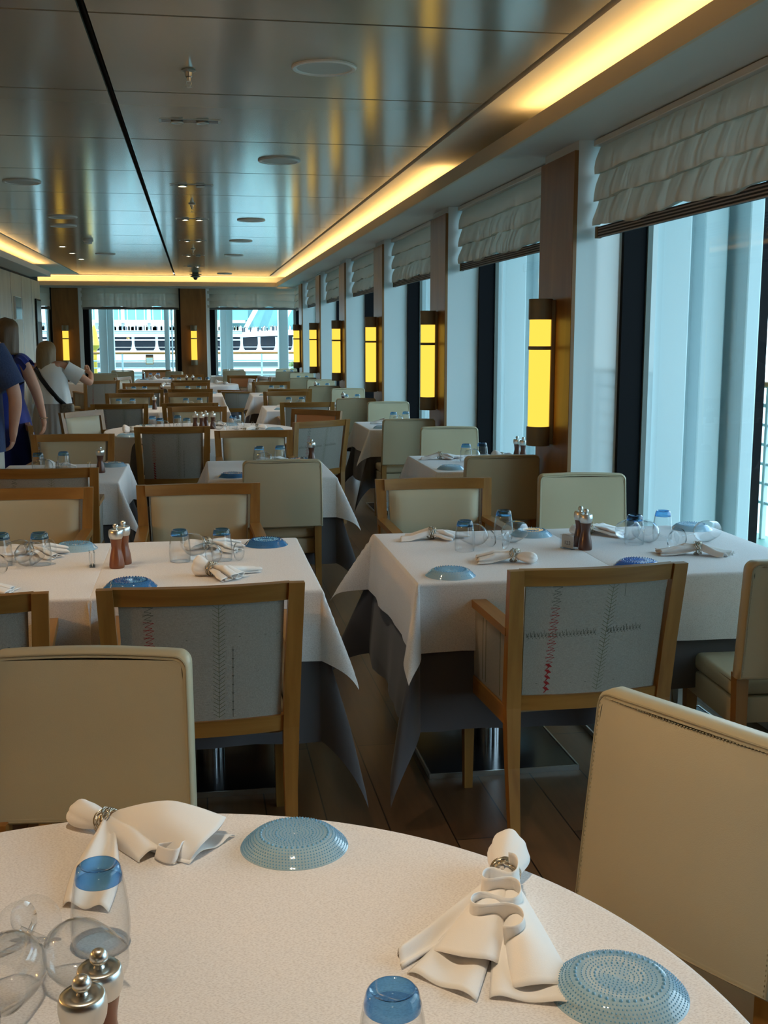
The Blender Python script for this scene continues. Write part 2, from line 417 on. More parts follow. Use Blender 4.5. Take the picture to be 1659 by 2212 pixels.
# columns on the window side
def column(x0, x1, y0, y1, side):
    r = empty('column', 'wood faced %s column' % ('window side' if side else 'end wall')); struct(r)
    b = MB()
    if side:
        b.box(x0, x0+.022, y0-.004, y1+.004, 0, 2.49, .002, 1); o = b.build('veneer_face', 'column_wood', r, smooth=False)
        b = MB(); b.box(x0+.022, 2.42, y0, y1, 0, ZS+.02); b.build('column_core', 'lacquer', r, smooth=False)
    else:
        b.box(x0, x1, y0, y0+.022, 0, 2.49, .002, 1); b.build('veneer_face', 'column_wood', r, smooth=False)
        b = MB(); b.box(x0+.004, x1-.004, y0+.022, 24.05, 0, ZS+.02); b.build('column_core', 'lacquer', r, smooth=False)
for k in range(-2, 6): column(X0, 2.42, Yn(k), Yf(k), True)
column(-2.84, -2.32, YE, 24, False); column(-.29, .23, YE, 24, False); column(-5.45, -4.93, YE, 24, False)
# windows, window side
wn = 0
b = MB(); b.box(2.2, 2.42, YB, Yf(-2)+.001, 0, ZC); struct(b.build('wall_right', 'column_wood', smooth=False))
for k in range(-1, 7):
    wn += 1; ya = Yf(k-1); yb = Yn(k) if k < 6 else 23.72
    w = empty('window_%d' % wn); struct(w, 'tall ship window with black frame')
    b = MB()
    for y0, y1 in ((ya-.004, ya+.035), (yb-.035, yb+.004)): b.box(2.22, 2.345, y0, y1, .1, 2.5)
    b.box(2.24, 2.345, ya, yb, .1, .15); b.box(2.24, 2.345, ya, yb, 2.5, 2.55); b.build('frame', 'black_seal', w, smooth=False)
    b = MB(); b.box(2.345, 2.372, yb-.05, yb, .1, 2.55); b.box(2.345, 2.372, ya, ya+.05, .1, 2.55); b.build('frame_trim', 'trim_grey', w, smooth=False)
    b = MB(); b.box(2.20, 2.42, ya, yb, 0, .1, .004, 1); b.build('sill', 'white', w, smooth=False)
    b = MB(); b.grid([[(2.33, ya+.03, .14), (2.33, ya+.03, 2.5)], [(2.33, yb-.03, .14), (2.33, yb-.03, 2.5)]]); b.build('pane', 'pane', w, smooth=False)
def end_window(x0, x1, jl, jr):
    global wn
    wn += 1; w = empty('window_%d' % wn); struct(w, 'end window with black frame')
    b = MB(); b.box(x0+.07, x0+.07+jl, 23.86, 23.98, .1, 2.5); b.box(x1-jr, x1, 23.86, 23.98, .1, 2.5)
    b.box(x0, x1, 23.86, 23.98, .1, .15); b.build('frame', 'black_seal', w, smooth=False)
    b = MB(); b.box(x0, x0+.07, 23.8, 24.0, .1, 2.5); b.box(x0+.07+jl, x0+.12+jl, 23.98, 24.02, .1, 2.5); b.box(x1-jr-.05, x1-jr, 23.98, 24.02, .1, 2.5)
    b.build('frame_trim', 'white', w, smooth=False)
    b = MB(); b.box(x0, x1, 23.8, 24.05, 0, .1, .004, 1); b.build('sill', 'white', w, smooth=False)
    b = MB(); b.grid([[(x0+.03, 23.95, .14), (x0+.03, 23.95, 2.5)], [(x1-.02, 23.95, .14), (x1-.02, 23.95, 2.5)]]); b.build('pane', 'pane', w, smooth=False)
end_window(-2.32, -.29, .115, .09); end_window(.23, 2.2, .11, .1); end_window(-4.93, -2.84, .1, .07)
b = MB(); b.box(2.2, 2.42, 23.72, 24.05, 0, 2.6); struct(b.build('wall_corner', 'white', smooth=False))

# ------------------------------------------------------------------ roman blinds
def blind_rows(z0, z1, n=3):
    """profile of the gathered voile: list of (outward, z) from top to bottom"""
    pr = []
    for i in range(n):
        a = z1-(z1-z0)*i/n; c = z1-(z1-z0)*(i+1)/n
        for t in (0, .12, .3, .5, .7, .86, .95):
            pr.append((.012+.032*math.sin(PI*min(1, t*1.02)*.62)**1.1, a-(a-c)*t*1.06))
        pr.append((.006, c+.004))
    return pr
def make_blind(length, seed):
    rnd = random.Random(seed); r = empty('roman_blind')
    n = int(length/.03); pr = blind_rows(2.10, 2.505)
    ph = [rnd.uniform(0, 6) for _ in range(6)]
    P = []
    for i in range(n+1):
        y = length*i/n; row = []
        for j, (o, z) in enumerate(pr):
            wv = .010*math.sin(y*7+ph[j//8 % 3])+.006*math.sin(y*19+ph[3])
            d = (2.505-z)/.4
            row.append((-o-.004*math.sin(y*43+ph[4]+j)*d, y, z+wv*d*(1 if j % 8 > 3 else .2)))
        P.append(row)
    b = MB(); b.grid(P); b.build('shade_cloth', 'blind', r)
    b = MB(); b.box(-.022, -.004, 0, length, 2.048, 2.104, .002, 1); b.build('striped_hem', 'stripe', r, smooth=False)
    b = MB(); b.box(-.03, 0, -.004, .022, 2.046, 2.106, .002, 1); b.build('hem_cap', 'bronze', r, smooth=False)
    b = MB(); b.box(-.03, 0, length-.022, length+.004, 2.046, 2.106, .002, 1); b.build('hem_cap', 'bronze', r, smooth=False)
    b = MB(); b.box(-.05, .02, 0, length, 2.505, 2.535, .003, 1); b.build('headrail', 'soffit', r, smooth=False)
    return r
names = {-1: 'in the window bay beside the camera', 0: 'nearest, in the large window at the right edge', 1: 'in the bay behind the nearest wood column',
         2: 'in the bay behind the second wood column', 3: 'in the bay behind the third wood column', 4: 'in the bay behind the fourth wood column',
         5: 'in the bay behind the fifth wood column', 6: 'in the short last bay at the far right corner'}
for k in range(0, 7):
    ya = Yf(k-1)+.03; yb = (Yn(k) if k < 6 else 23.7)-.03
    o = make_blind(yb-ya, k); o.location = (2.09, ya, 0)
    tag(o, 'cream roman blind with striped hem, '+names[k], 'blind', 'roman blinds along the window side')
for i, (xa, xb, nm) in enumerate(((-2.27, -.32, 'across the left end window'), (.26, 2.12, 'across the right end window'), (-4.9, -2.88, 'at the far left end window, mostly behind the wall'))):
    o = make_blind(xb-xa, 20+i); o.location = (xb, 23.84, .02); o.rotation_euler = (0, 0, PI/2)
    tag(o, 'cream roman blind with dark hem '+nm, 'blind', 'roman blinds on the end wall')

# ------------------------------------------------------------------ wall sconces
def make_sconce():
    r = empty('wall_sconce'); R = .06
    def cap(z0, z1):
        b = MB(); b.lathe([(.001, z0), (R+.004, z0), (R+.006, z0+.004), (R+.006, z1-.004), (R+.004, z1), (.001, z1)], 28); return b
    cap(1.634, 1.746).build('cap', 'bronze', r); cap(.941, 1.048).build('cap', 'bronze', r)
    b = MB(); b.lathe([(R, 1.048), (R, 1.634)], 28); b.build('lamp_shade', 'sconce', r)
    b = MB(); b.lathe([(R+.003, 1.470), (R+.005, 1.474), (R+.005, 1.488), (R+.003, 1.490)], 28); b.build('ring', 'bronze', r)
    b = MB(); b.box(.05, .075, -.04, .04, .95, 1.74, .003, 1); b.build('back_plate', 'bronze', r, smooth=False)
    return r
sp = make_sconce()
onames = ['nearest and largest', 'second nearest', 'third nearest', 'fourth nearest', 'fifth nearest', 'farthest of the window row']
for k in range(6):
    stamp(sp, (1.875, Yn(k)+.285, 0), 0, 'glowing yellow cylinder sconce on a wood window column, '+onames[k], 'sconce', 'sconces on the window columns')
stamp(sp, (-2.585, YE-.075, 0), PI/2, 'glowing yellow cylinder sconce on the end wall, left one', 'sconce', 'sconces on the end wall')
stamp(sp, (-.03, YE-.075, 0), PI/2, 'glowing yellow cylinder sconce on the end wall, right one beside the aisle', 'sconce', 'sconces on the end wall')

# ------------------------------------------------------------------ ceiling fittings
def speaker():
    r = empty('ceiling_speaker')
    b = MB(); b.lathe([(.145, 0), (.145, -.007), (.139, -.012), (.126, -.010), (.122, -.004)], 40); b.build('rim', 'white', r)
    b = MB(); b.lathe([(.001, -.006), (.123, -.005)], 40); b.build('grille', 'soffit', r)
    return r
p = speaker()
for i, (x, y, l) in enumerate([(.596, 5.21, 'nearest, largest in the picture'), (.595, 7.94, 'second along the right row'), (.60, 12.0, 'third along the right row'), (.597, 14.63, 'fourth along the right row'),
                     (.596, 17.24, 'fifth along the right row'), (.59, 22.4, 'above the end windows'), (-1.30, 9.34, 'nearest of the left row'), (-1.29, 12.0, 'second of the left row'),
                     (-1.39, 12.95, 'behind the second of the left row'), (-1.27, 17.25, 'farthest of the left row')]):
    stamp(p, (x, y, ZC), 0, 'round white flush ceiling speaker, '+l, 'speaker', 'speakers in the ceiling')
def spotbox():
    r = empty('spotlight_fitting')
    b = MB()
    b.box(-.17, .17, -.05, -.042, -.003, 0); b.box(-.17, .17, .042, .05, -.003, 0)
    b.box(-.17, -.155, -.042, .042, -.003, 0); b.box(.155, .17, -.042, .042, -.003, 0)
    b.build('frame', 'white', r, smooth=False)
    b = MB(); b.box(-.155, .155, -.042, .042, -.004, .001); b.build('housing', 'black', r, smooth=False)
    for s in (-1, 1):
        b = MB(); b.lathe([(.03, -.004), (.038, -.012), (.034, -.016), (.024, -.01)], 20, Matrix.Translation((s*.07, 0, 0)))
        rg = b.build('lamp_ring', 'white', r)
        b = MB(); b.ball((s*.07, 0, -.006), .026, 14, 8, (1, 1, .35)); b.build('bulb', 'soffit', rg)
    return r
p = spotbox()
M['bulb'] = emit('lit_bulb', (1, .82, .55, 1), 30)
lit = {9.33: (0,), 12.0: (0, 1), 14.7: (0, 1), 17.4: (0,), 20.1: (1,)}
for y, l in ((6.6, 'unlit, nearest'), (9.33, 'one lamp lit, second nearest'), (12.0, 'both lamps lit, third nearest'), (14.7, 'both lamps lit, fourth nearest'), (17.4, 'fifth, one lamp lit'), (20.1, 'sixth and farthest')):
    o = stamp(p, (0, y, ZC), 0, 'recessed twin spotlight in the ceiling, '+l, 'spotlight', 'twin spotlights along the ceiling')
    ri = sorted([c for c in o.children if c.name.startswith('lamp_ring')], key=lambda c: c.name)
    for j in lit.get(y, ()): recolor(ri[j].children[0], 'bulb')
for y in (6.6,):
    pass
def sprinkler():
    r = empty('fire_sprinkler')
    b = MB(); b.lathe([(.03, 0), (.034, -.006), (.018, -.012), (.016, -.03), (.011, -.034), (.009, -.05), (.001, -.05)], 18); b.build('body', 'steel', r)
    b = MB()
    for s in (-1, 1): b.tube([(s*.008, 0, -.045), (s*.011, 0, -.06), (s*.003, 0, -.074)], .0022, 6)
    b.lathe([(.001, -.074), (.015, -.075), (.015, -.077), (.001, -.077)], 14); b.build('deflector', 'steel', r)
    return r
p = sprinkler()
for y, l in ((5.36, 'nearest'), (10.62, 'second'), (16.1, 'third')):
    stamp(p, (0, y, ZC), 0, 'small metal fire sprinkler in the ceiling, %s' % l, 'sprinkler', 'sprinklers in the ceiling')
r = empty('security_camera', 'dark dome security camera hanging from the far end of the ceiling', 'camera', None, (.03, 22.3, ZC))
b = MB(); b.lathe([(.06, 0), (.06, -.01), (.12, -.02), (.12, -.026), (.06, -.04), (.10, -.06), (.10, -.065), (.05, -.085)], 24); b.build('housing', 'trim_grey', r)
b = MB(); b.ball((0, 0, -.09), .042, 16, 10); b.build('lens_dome', 'black', r)
r = empty('smoke_detector', 'round white smoke detector on the left side of the ceiling', 'detector', None, (-1.29, 14.74, ZC))
b = MB(); b.lathe([(.062, 0), (.066, -.02), (.05, -.03), (.046, -.055), (.001, -.06)], 24); b.build('body', 'white', r)
p = empty('downlight'); b = MB(); b.lathe([(.05, 0), (.052, -.004), (.038, -.003)], 20); b.build('rim', 'white', p)
b = MB(); b.lathe([(.001, -.001), (.038, -.001)], 20); b.build('lens', 'bulb', p)
for y, l in ((16.0, 'nearest of three'), (17.24, 'middle of three'), (18.57, 'farthest of three')):
    stamp(p, (-1.74, y, ZC), 0, 'small lit round downlight on the left ceiling, '+l, 'downlight', 'lit downlights on the left')

# framed pictures on the left wall
def wall_sign(y0, y1, z0, z1, dark, label):
    r = empty('wall_picture', label, 'picture', None, (XL, 0, 0))
    b = MB(); t = .012 if not dark else .03
    b.box(.0, .03, y0, y1, z0, z1, .002, 1); b.build('frame', 'black' if dark else 'white', r, smooth=False)
    b = MB(); b.box(.03, .034, y0+t, y1-t, (z0+z1)/2+.02, z1-t, 0); b.build('picture', M['poster_green'], r, smooth=False)
    b = MB(); b.box(.03, .034, y0+t, y1-t, z0+t, (z0+z1)/2+.02, 0); b.build('caption_panel', M['poster_pale'], r, smooth=False)


wall_sign(18.25, 18.85, 1.79, 2.145, False, 'small green and pale framed notice on the left wall')
wall_sign(20.6, 21.2, 1.35, 2.18, True, 'tall black framed glazed picture on the left wall near its end')
# ------------------------------------------------------------------ armchair (faces +y)
def lerp(a, b, t): return a+(b-a)*t
def bk(u, z, off=0.):
    """point on the curved, reclined chair back; u -1..1 across, off > 0 towards the sitter"""
    t = (z-.43)/.44
    hw = lerp(.232, .246, t)
    return (u*hw, -.215-.058*t-.026*(1-u*u)+off, z)
def rail(z0, z1, o0, o1, ue=1.):
    b = MB(); n = 14; R = []
    for i in range(n+1):
        u = -ue+2*ue*i/n
        a = bk(u, z0, o0); c = bk(u, z0, o1); d = bk(u, z1, o1); e = bk(u, z1, o0)
        R.append([a, c, d, e])
    b.loft(R); return b
def embroidery(style, parent):
    rnd = random.Random(style)
    def ribbon(name, mat, lines, w):
        b = MB()
        for ln in lines:
            pts = [Vector(bk(u, z, -.0075)) for u, z in ln]
            for i in range(len(pts)-1):
                a, c = pts[i], pts[i+1]; d = (c-a)
                if d.length < 1e-5: continue
                n = Vector((-d.z, 0, d.x)).normalized()*w/2
                f = [b.bm.verts.new(p) for p in (a-n, c-n, c+n, a+n)]; b.bm.faces.new(f)
        return b.build(name, mat, parent, smooth=False)
    ux = {0: -.62, 1: -.55, 2: -.6}[style]; z0, z1 = .475, .815
    # arrow zigzag column
    L = []; z = z1; ztop = {0: .69, 1: .585, 2: .60}[style]
    while z > ztop:
        s = .014; sk = (.815-z)*-.25 if style == 1 else 0
        L.append([(ux-.05+sk, z), (ux+.07+sk, z-.002), (ux-.03+sk, z-s), (ux+.05+sk, z-s-.003), (ux-.05+sk, z-2*s)]); z -= 2*s*.8
    D = []
    while z > z0:
        sk = (.815-z)*-.25 if style == 1 else 0
        for k in range(4): D.append([(ux-.03+sk+.012*k, z), (ux+.01+sk+.012*k, z-.010)])
        D.append([(ux+.02+sk, z-.008), (ux-.02+sk, z-.018)]); z -= .019
    ribbon('embroidery', 'thread_red', L[len(L)//3:], .0013); ribbon('embroidery', 'thread_grey', L[:len(L)//3], .0013); ribbon('embroidery', 'thread_red', D, .0028)
    # feather column
    fx = .18; L = [[(fx+(.815-a)*(-.35 if style == 1 else -.02), a) for a in [z0+(z1-z0)*i/24 for i in range(25)]]]
    z = z1-.005
    while z > z0+.01:
        x = fx+(.815-z)*(-.35 if style == 1 else -.02)
        L.append([(x, z-.008), (x-.07, z+.004)]); L.append([(x, z-.008), (x+.07, z+.004)]); z -= .0125
    ribbon('embroidery', 'thread_green', L, .0012)
    # beaded line
    L = []; bx = .34
    if style != 1:
        L.append([(bx, .69), (bx, z0)])
        for i in range(8): zz = .68-.026*i; L += [[(bx-.015, zz), (bx+.015, zz)], [(bx-.01, zz-.002), (bx+.01, zz-.002)]]
        L.append([(-.2, .715), (.9, .722)])
        for q in (.42, .72, .86): L.append([(q-.012, .719), (q+.012, .719)])
    else:
        # floral band
        for i in range(34):
            x = -.9+i*.045
            if -.02 < x+.0 < .12 or x > .62: continue
            zz = .662+.008*x
            L += [[(x, zz), (x+.03, zz+.004)], [(x+.01, zz), (x+.0, zz+.012+.004*(i % 3))], [(x+.01, zz+.002), (x+.028, zz+.012)], [(x+.02, zz), (x+.035, zz-.005)]]
        L.append([(bx, .815), (bx, .775)])
        for q in (-.75, -.6, -.3, -.1, .1, .3): L.append([(q-.012, .505), (q+.012, .505)])
    ribbon('embroidery', 'thread_grey', L, .0013)

def make_armchair(style, cushion='leather'):
    r = empty('armchair')
    for s in (-1, 1):
        b = MB(); b.quadbar([(s*.243, -.262, 0), (s*.243, -.228, .24), (s*.246, -.222, .43), (s*.252, -.245, .62), (s*.262, -.283, .868)], [.030, .038, .046, .046, .044], [.030, .036, .042, .036, .030])
        b.build('rear_leg', 'wood', r, smooth=False)
        b = MB(); b.quadbar([(s*.25, .205, 0), (s*.252, .205, .40), (s*.255, .205, .672)], [.028, .040, .040], [.028, .042, .042]); b.build('front_leg', 'wood', r, smooth=False)
        b = MB(); b.loft([[(s*.255-.024, y, z-.012), (s*.255+.024, y, z-.012), (s*.255+.024, y, z+.013), (s*.255-.024, y, z+.013)] for y, z in ((-.245, .672), (.0, .68), (.232, .684))])
        b.build('armrest', 'woody', r, smooth=False)
        b = MB(); b.box(s*.255-.012, s*.255+.012, -.225, .188, .435, .668, .006, 2); sp_ = b.build('side_panel', 'fabric', r)
        b = MB()
        for yy in (-.17, -.03, .0, .15): b.box(s*.255+s*.0125-.0005, s*.255+s*.0125+.0005, yy, yy+.0015, .45, .655)
        b.build('stitching', 'thread_green', sp_, smooth=False)
        b = MB(); b.box(s*.255-.016, s*.255+.016, -.22, .19, .375, .436, .003, 1); b.build('seat_rail', 'woody', r, smooth=False)
    rail(.818, .868, -.016, .014, .99).build('top_rail', 'woodx', r, smooth=False)
    rail(.42, .468, -.018, .016, .96).build('back_rail', 'woodx', r, smooth=False)
    b = MB(); b.box(-.236, .236, .19, .215, .375, .436, .003, 1); b.build('seat_rail', 'woodx', r, smooth=False)
    fb = rail(.466, .820, -.007, .0, .93).build('back_panel', 'fabric', r, smooth=False)
    embroidery(style, fb)
    # bulged leather front of the back
    b = MB(); P = []
    for j in range(13):
        z = .49+.335*j/12; row = []
        for i in range(17):
            u = -.9+1.8*i/16; e = (1-(abs(u)/.9)**6)*(1-abs(2*j/12-1)**6)
            row.append(bk(u, z, .002+.026*e**.5))
        P.append(row)
    b.grid(P); b.build('back_cushion', cushion, r, auto=180)
    b = MB(); b.box(-.236, .236, -.215, .2, .40, .485, .022, 3); b.build('seat_cushion', cushion, r)
    return r

# ------------------------------------------------------------------ upholstered side chair
def make_side_chair(lean=.03, zb=.49):
    r = empty('side_chair')
    W, T = .225, .052; zm = (.87+zb)/2; zh = (.87-zb)/2
    def sb(u, z, o):
        t = (z-zb)/(.87-zb)
        return (u*W*lerp(1, .965, t), -.2-lean*t-.012*(1-u*u)-T/2+o, z)
    # padded back with rounded top corners
    def outline(n=8):
        pts = []; rc = .028; top = .87; bot = zb+.002
        for i in range(13): pts.append((-1+2*i/12*1., bot))
        zs = [bot+(top-rc-bot)*i/8 for i in range(1, 9)]
        for z in zs: pts.append((1, z))
        for i in range(1, n+1):
            a = PI/2*i/n; pts.append((1-rc/W*(1-math.cos(a)), top-rc+rc*math.sin(a)))
        for i in range(1, 12): pts.append((1-rc/W-(2-2*rc/W)*i/12, top+.004*math.sin(PI*i/12)))
        for i in range(0, n+1):
            a = PI/2*(1-i/n); pts.append((-1+rc/W*(1-math.cos(a)), top-rc+rc*math.sin(a)))
        for z in zs[::-1][1:]: pts.append((-1, z))
        return pts
    ol = outline(); b = MB(); R = []
    for o, ins in ((-T/2, .014), (-T/2-.001, .006), (-T/2+.004, 0), (0, -.001), (T/2-.004, 0), (T/2+.001, .006), (T/2, .014)):
        R.append([sb(u*(1-ins/W), zm+(z-zm)*(1-ins/zh), o) for u, z in ol])
    b.loft(R, True, False)
    for o in (-T/2, T/2):                                           # slightly bulged faces
        P = []
        for j in range(9):
            row = []
            for i in range(13):
                u = -1+2*i/12; v = -1+2*j/8
                zz = zm+v*(zh-.001)*(1-.014/zh); cu = 1-.014/W
                if v > .85 and abs(u) > .9: cu -= .02
                e = (1-abs(u)**4)*(1-abs(v)**4)
                row.append(sb(u*cu, zz, o*(1+.25*e)))
            P.append(row)
        b.grid(P)
    b.build('backrest', 'leather', r, auto=60)
    for o in (-T/2-.001, T/2+.001):
        b = MB(); b.tube([sb(u*(1-.006/W), zm+(z-zm)*(1-.006/zh), o) for u, z in ol], .0022, 6, cyc=True); b.build('piping', 'piping', r)
    b = MB()
    for q in range(0, 60):                                          # saddle stitches beside the rear piping
        i = q/59; u = -.93+1.86*i; x, y, z = sb(u, .858, -T/2-.003); b.box(x-.0018, x+.0018, y-.0006, y+.0012, z-.0004, z+.0004)
    for s in (-1, 1):
        for q in range(0, 46):
            z = zb+.012+(.84-zb)*q/45; x, y, zz = sb(s*.95, z, -T/2-.0025); b.box(x-.0004, x+.0004, y-.0006, y+.0012, z-.0018, z+.0018)
    b.build('stitching', 'leather', r, smooth=False)
    for s in (-1, 1):
        b = MB(); b.quadbar([(s*.2, -.262, 0), (s*.2, -.215, .25), (s*.2, -.205, .50)], [.028, .034, .040], [.03, .04, .044]); b.build('rear_leg', 'wood', r, smooth=False)
        b = MB(); b.quadbar([(s*.198, .2, 0), (s*.198, .2, .34)], [.028, .040], [.028, .040]); b.build('front_leg', 'wood', r, smooth=False)
    b = MB(); b.box(-.218, .218, -.184, .228, .325, .412, .008, 2); b.build('seat_base', 'leather', r)
    b = MB(); b.box(-.22, .22, -.18, .232, .415, .475, .02, 3); cu = b.build('seat_cushion', 'leather', r)
    b = MB(); b.tube([(-.215, -.175, .466), (.215, -.175, .466), (.215, .227, .466), (-.215, .227, .466)], .0022, 6, cyc=True); b.build('piping', 'piping', cu)
    return r

# ------------------------------------------------------------------ tables and cloths
def make_table(w, d):
    r = empty('dining_table')
    b = MB(); b.box(-w/2+.006, w/2-.006, -d/2+.006, d/2-.006, .715, .748, .004, 1); b.build('tabletop', 'column_wood', r, smooth=False)
    b = MB(); b.lathe([(.05, .012), (.05, .70)], 28); b.box(-.16, .16, -.16, .16, .70, .715, .003, 1); b.build('pedestal', 'chrome', r)
    b = MB(); b.box(-.27, .27, -.27, .27, .002, .016, .003, 1); bp = b.build('base_plate', 'black', r, smooth=False)
    b = MB()
    for a, c, e, f in ((-.276, .276, -.276, -.27), (-.276, .276, .27, .276), (-.276, -.27, -.27, .27), (.27, .276, -.27, .27)): b.box(a, c, e, f, .0, .018)
    b.build('edge_trim', 'steel', bp, smooth=False)
    return r
def make_round_table(R):
    r = empty('round_table')
    b = MB(); b.lathe([(.001, .715), (R-.008, .715), (R-.006, .748), (.001, .748)], 64); b.build('tabletop', 'column_wood', r, auto=30)
    b = MB(); b.lathe([(.06, .012), (.06, .715)], 28); b.build('pedestal', 'chrome', r)
    b = MB(); b.lathe([(.001, .016), (.34, .016), (.345, .0)], 48); b.build('base_plate', 'black', r, auto=30)
    return r
def efall(e, rr=.010):
    q = rr*PI/2
    if e <= 0: return 0., 0.
    if e < q: a = e/rr; return rr*math.sin(a), rr*(1-math.cos(a))
    return rr, rr+(e-q)
def cloth_rect(w, d, ov, z, seed, amp=.012, kc=.5, tw=0., flare=.05, step=.022, rr=.01, under=0.):
    """square cloth over a rectangular top; ov = overhang (x-, x+, y-, y+)"""
    rnd = random.Random(seed); ph = [rnd.uniform(0, 6.28) for _ in range(12)]
    a, c = w/2, d/2
    def axis(h, o0, o1):
        v = []
        for side, o in ((-1, o0), (1, o1)):
            if o > .03:
                n = max(4, int(o/step)); e = [.004, .008, .0125, .018]+[.018+(o-.018)*i/n for i in range(1, n+1)]
            else: e = [.004, .008, .0125, max(.014, o)]
            v += [side*(h+x) for x in e]
        n = max(6, int(2*h/.07)); v += [-h+2*h*i/n for i in range(n+1)]
        return sorted(v)
    xs = axis(a, ov[0], ov[1]); ys_ = axis(c, ov[2], ov[3])
    P = []
    for x in xs:
        row = []
        for y in ys_:
            ex = max(0, abs(x)-a); ey = max(0, abs(y)-c); sx = 1 if x > 0 else -1; sy = 1 if y > 0 else -1
            if ex == 0 and ey == 0:
                p = (x, y, z)
            elif ey == 0 or ex == 0:
                e = ex or ey; o, dn = efall(e, rr); k = min(1, dn/.25) if not under else min(1, max(0, dn-under)/.25)
                s = y if ex else x; hs = c if ex else a
                near = 1-min(1, max(0, (hs-abs(s)))/.12)            # tie in with the corner fold
                rip = amp*k*(math.sin(s*11+ph[0]+(2 if ex else 0)*sx)+.6*math.sin(s*23+ph[1]))*(1-near)*.6
                o2 = o+flare*(dn if not under else max(0, dn-under))*.5+rip+amp*k*.6
                o2 = o2*(1-near)+(o+.02*k)*near
                p = (sx*(a+o2), y, z-dn) if ex else (x, sy*(c+o2), z-dn)
            else:
                r_ = math.hypot(ex, ey); f = math.atan2(ey, ex); o, dn = efall(r_, rr)
                k = min(1, dn/.25) if not under else min(1, max(0, dn-under)/.25); pr = kc*(dn if not under else max(0, dn-under*.6))*math.sin(2*f)**1.3
                t2 = PI/4+tw*sx*sy+(f-PI/4)*.55
                ox = math.cos(f)*(o+.02*k)+pr*math.cos(t2); oy = math.sin(f)*(o+.02*k)+pr*math.sin(t2)
                dz = math.sqrt(max(0, dn*dn-pr*pr*.9))
                p = (sx*(a+ox), sy*(c+oy), z-dz)
            row.append(p)
        P.append(row)
    b = MB(); b.grid(P); return b
def cloth_round(R, over, z, seed, folds=9, amp=.03, n=200):
    rnd = random.Random(seed); ph = [rnd.uniform(0, 6.28) for _ in range(4)]
    rings = []
    for rr in [0.001]+[R*i/10 for i in range(1, 10)]+[R*.96, R*.985, R-.002]:
        rings.append([(rr*math.cos(2*PI*j/n), rr*math.sin(2*PI*j/n), z) for j in range(n)])
    es = [.003, .006, .009, .0125, .0157]+[.0157+(over-.0157)*i/10 for i in range(1, 11)]
    for e in es:
        o, dn = efall(e)
        ring = []
        for j in range(n):
            t = 2*PI*j/n; k = (dn/over)**1.3
            f = (math.sin(folds*t+ph[0]+.6*math.sin(3*t+ph[1]))+.4*math.sin(2*folds*t+ph[2]))
            q = R+o-.002+amp*k*(f+.8)
            ring.append((q*math.cos(t), q*math.sin(t), z-dn*(1+.06*math.sin(4*t+ph[3]))))
        rings.append(ring)
    b = MB(); b.loft(rings, True, False); return b

# ------------------------------------------------------------------ tableware
def plate_profile():
    return [(.001, .020), (.020, .0205), (.044, .0215), (.056, .0212), (.062, .0195), (.067, .0160), (.073, .0110), (.079, .0055), (.083, .0018), (.0848, .0006), (.0852, .0), (.0842, .0)]
def pz(r):
    pr = plate_profile()
    for (a, za), (c, zc) in zip(pr, pr[1:]):
        if a <= r <= c: return lerp(za, zc, (r-a)/(c-a+1e-9))
    return 0
def make_plate(hi, mat):
    r = empty('glass_plate')
    b = MB(); b.lathe(plate_profile(), 72 if hi else 40); b.build('dish', mat, r, auto=80)
    b = MB()
    rings = [(.0, 1, .0022), (.0075, 8, .0013), (.013, 16, .0012), (.0185, 24, .0012), (.024, 34, .0011), (.0295, 26, .0019), (.035, 44, .0012), (.040, 52, .0012), (.0455, 60, .0011),
             (.0535, 40, .0027), (.0605, 80, .0012), (.065, 84, .0012), (.069, 88, .0012), (.0725, 92, .0012), (.076, 96, .0011), (.0795, 100, .0011), (.0825, 104, .001)]
    if not hi: rings = [(.0, 1, .0022), (.013, 12, .0015), (.024, 20, .0015), (.0295, 22, .0022), (.040, 30, .0016), (.0535, 34, .003), (.065, 40, .0016), (.0745, 44, .0015)]
    for rad, n, s in rings:
        for j in range(n):
            t = 2*PI*j/n; c = Vector((rad*math.cos(t), rad*math.sin(t), pz(rad)+.0002))
            if hi:
                top = b.bm.verts.new(c+Vector((0, 0, s*.95)))
                r1 = [b.bm.verts.new(c+Vector((s*.72*math.cos(q*PI/3), s*.72*math.sin(q*PI/3), s*.66))) for q in range(6)]
                r0 = [b.bm.verts.new(c+Vector((s*math.cos(q*PI/3), s*math.sin(q*PI/3), -.0006))) for q in range(6)]
                for q in range(6):
                    k = (q+1) % 6; b.bm.faces.new((r0[q], r0[k], r1[k], r1[q])); b.bm.faces.new((r1[q], r1[k], top))
            else:
                top = b.bm.verts.new(c+Vector((0, 0, s))); r0 = [b.bm.verts.new(c+Vector((s*math.cos(q*PI/2), s*math.sin(q*PI/2), -.0005))) for q in range(4)]
                for q in range(4): b.bm.faces.new((r0[q], r0[(q+1) % 4], top))
    b.build('bead_rings', 'bead', r, auto=180)
    return r
def make_tumbler():
    r = empty('water_tumbler')
    out = [(.0355, 0), (.0362, .002), (.0382, .02), (.0386, .034), (.0372, .056), (.0342, .080), (.0318, .094)]
    b = MB(); b.lathe(out, 40); b.lathe([(q-.0018, z+.0005) for q, z in out], 40)
    b.lathe([(.0337, .0005), (.0345, -.0002+.0004), (.0355, 0.0)], 40); b.build('bowl', 'glass', r, auto=180)
    b = MB(); b.lathe([(.001, .0935), (.024, .0935), (.0305, .0925), (.0320, .0945), (.0308, .1005), (.0288, .1085), (.0272, .1125), (.0245, .1145), (.0215, .1125), (.015, .1100), (.001, .1090)], 40)
    b.build('blue_base', 'blue_glass', r, auto=60)
    return r
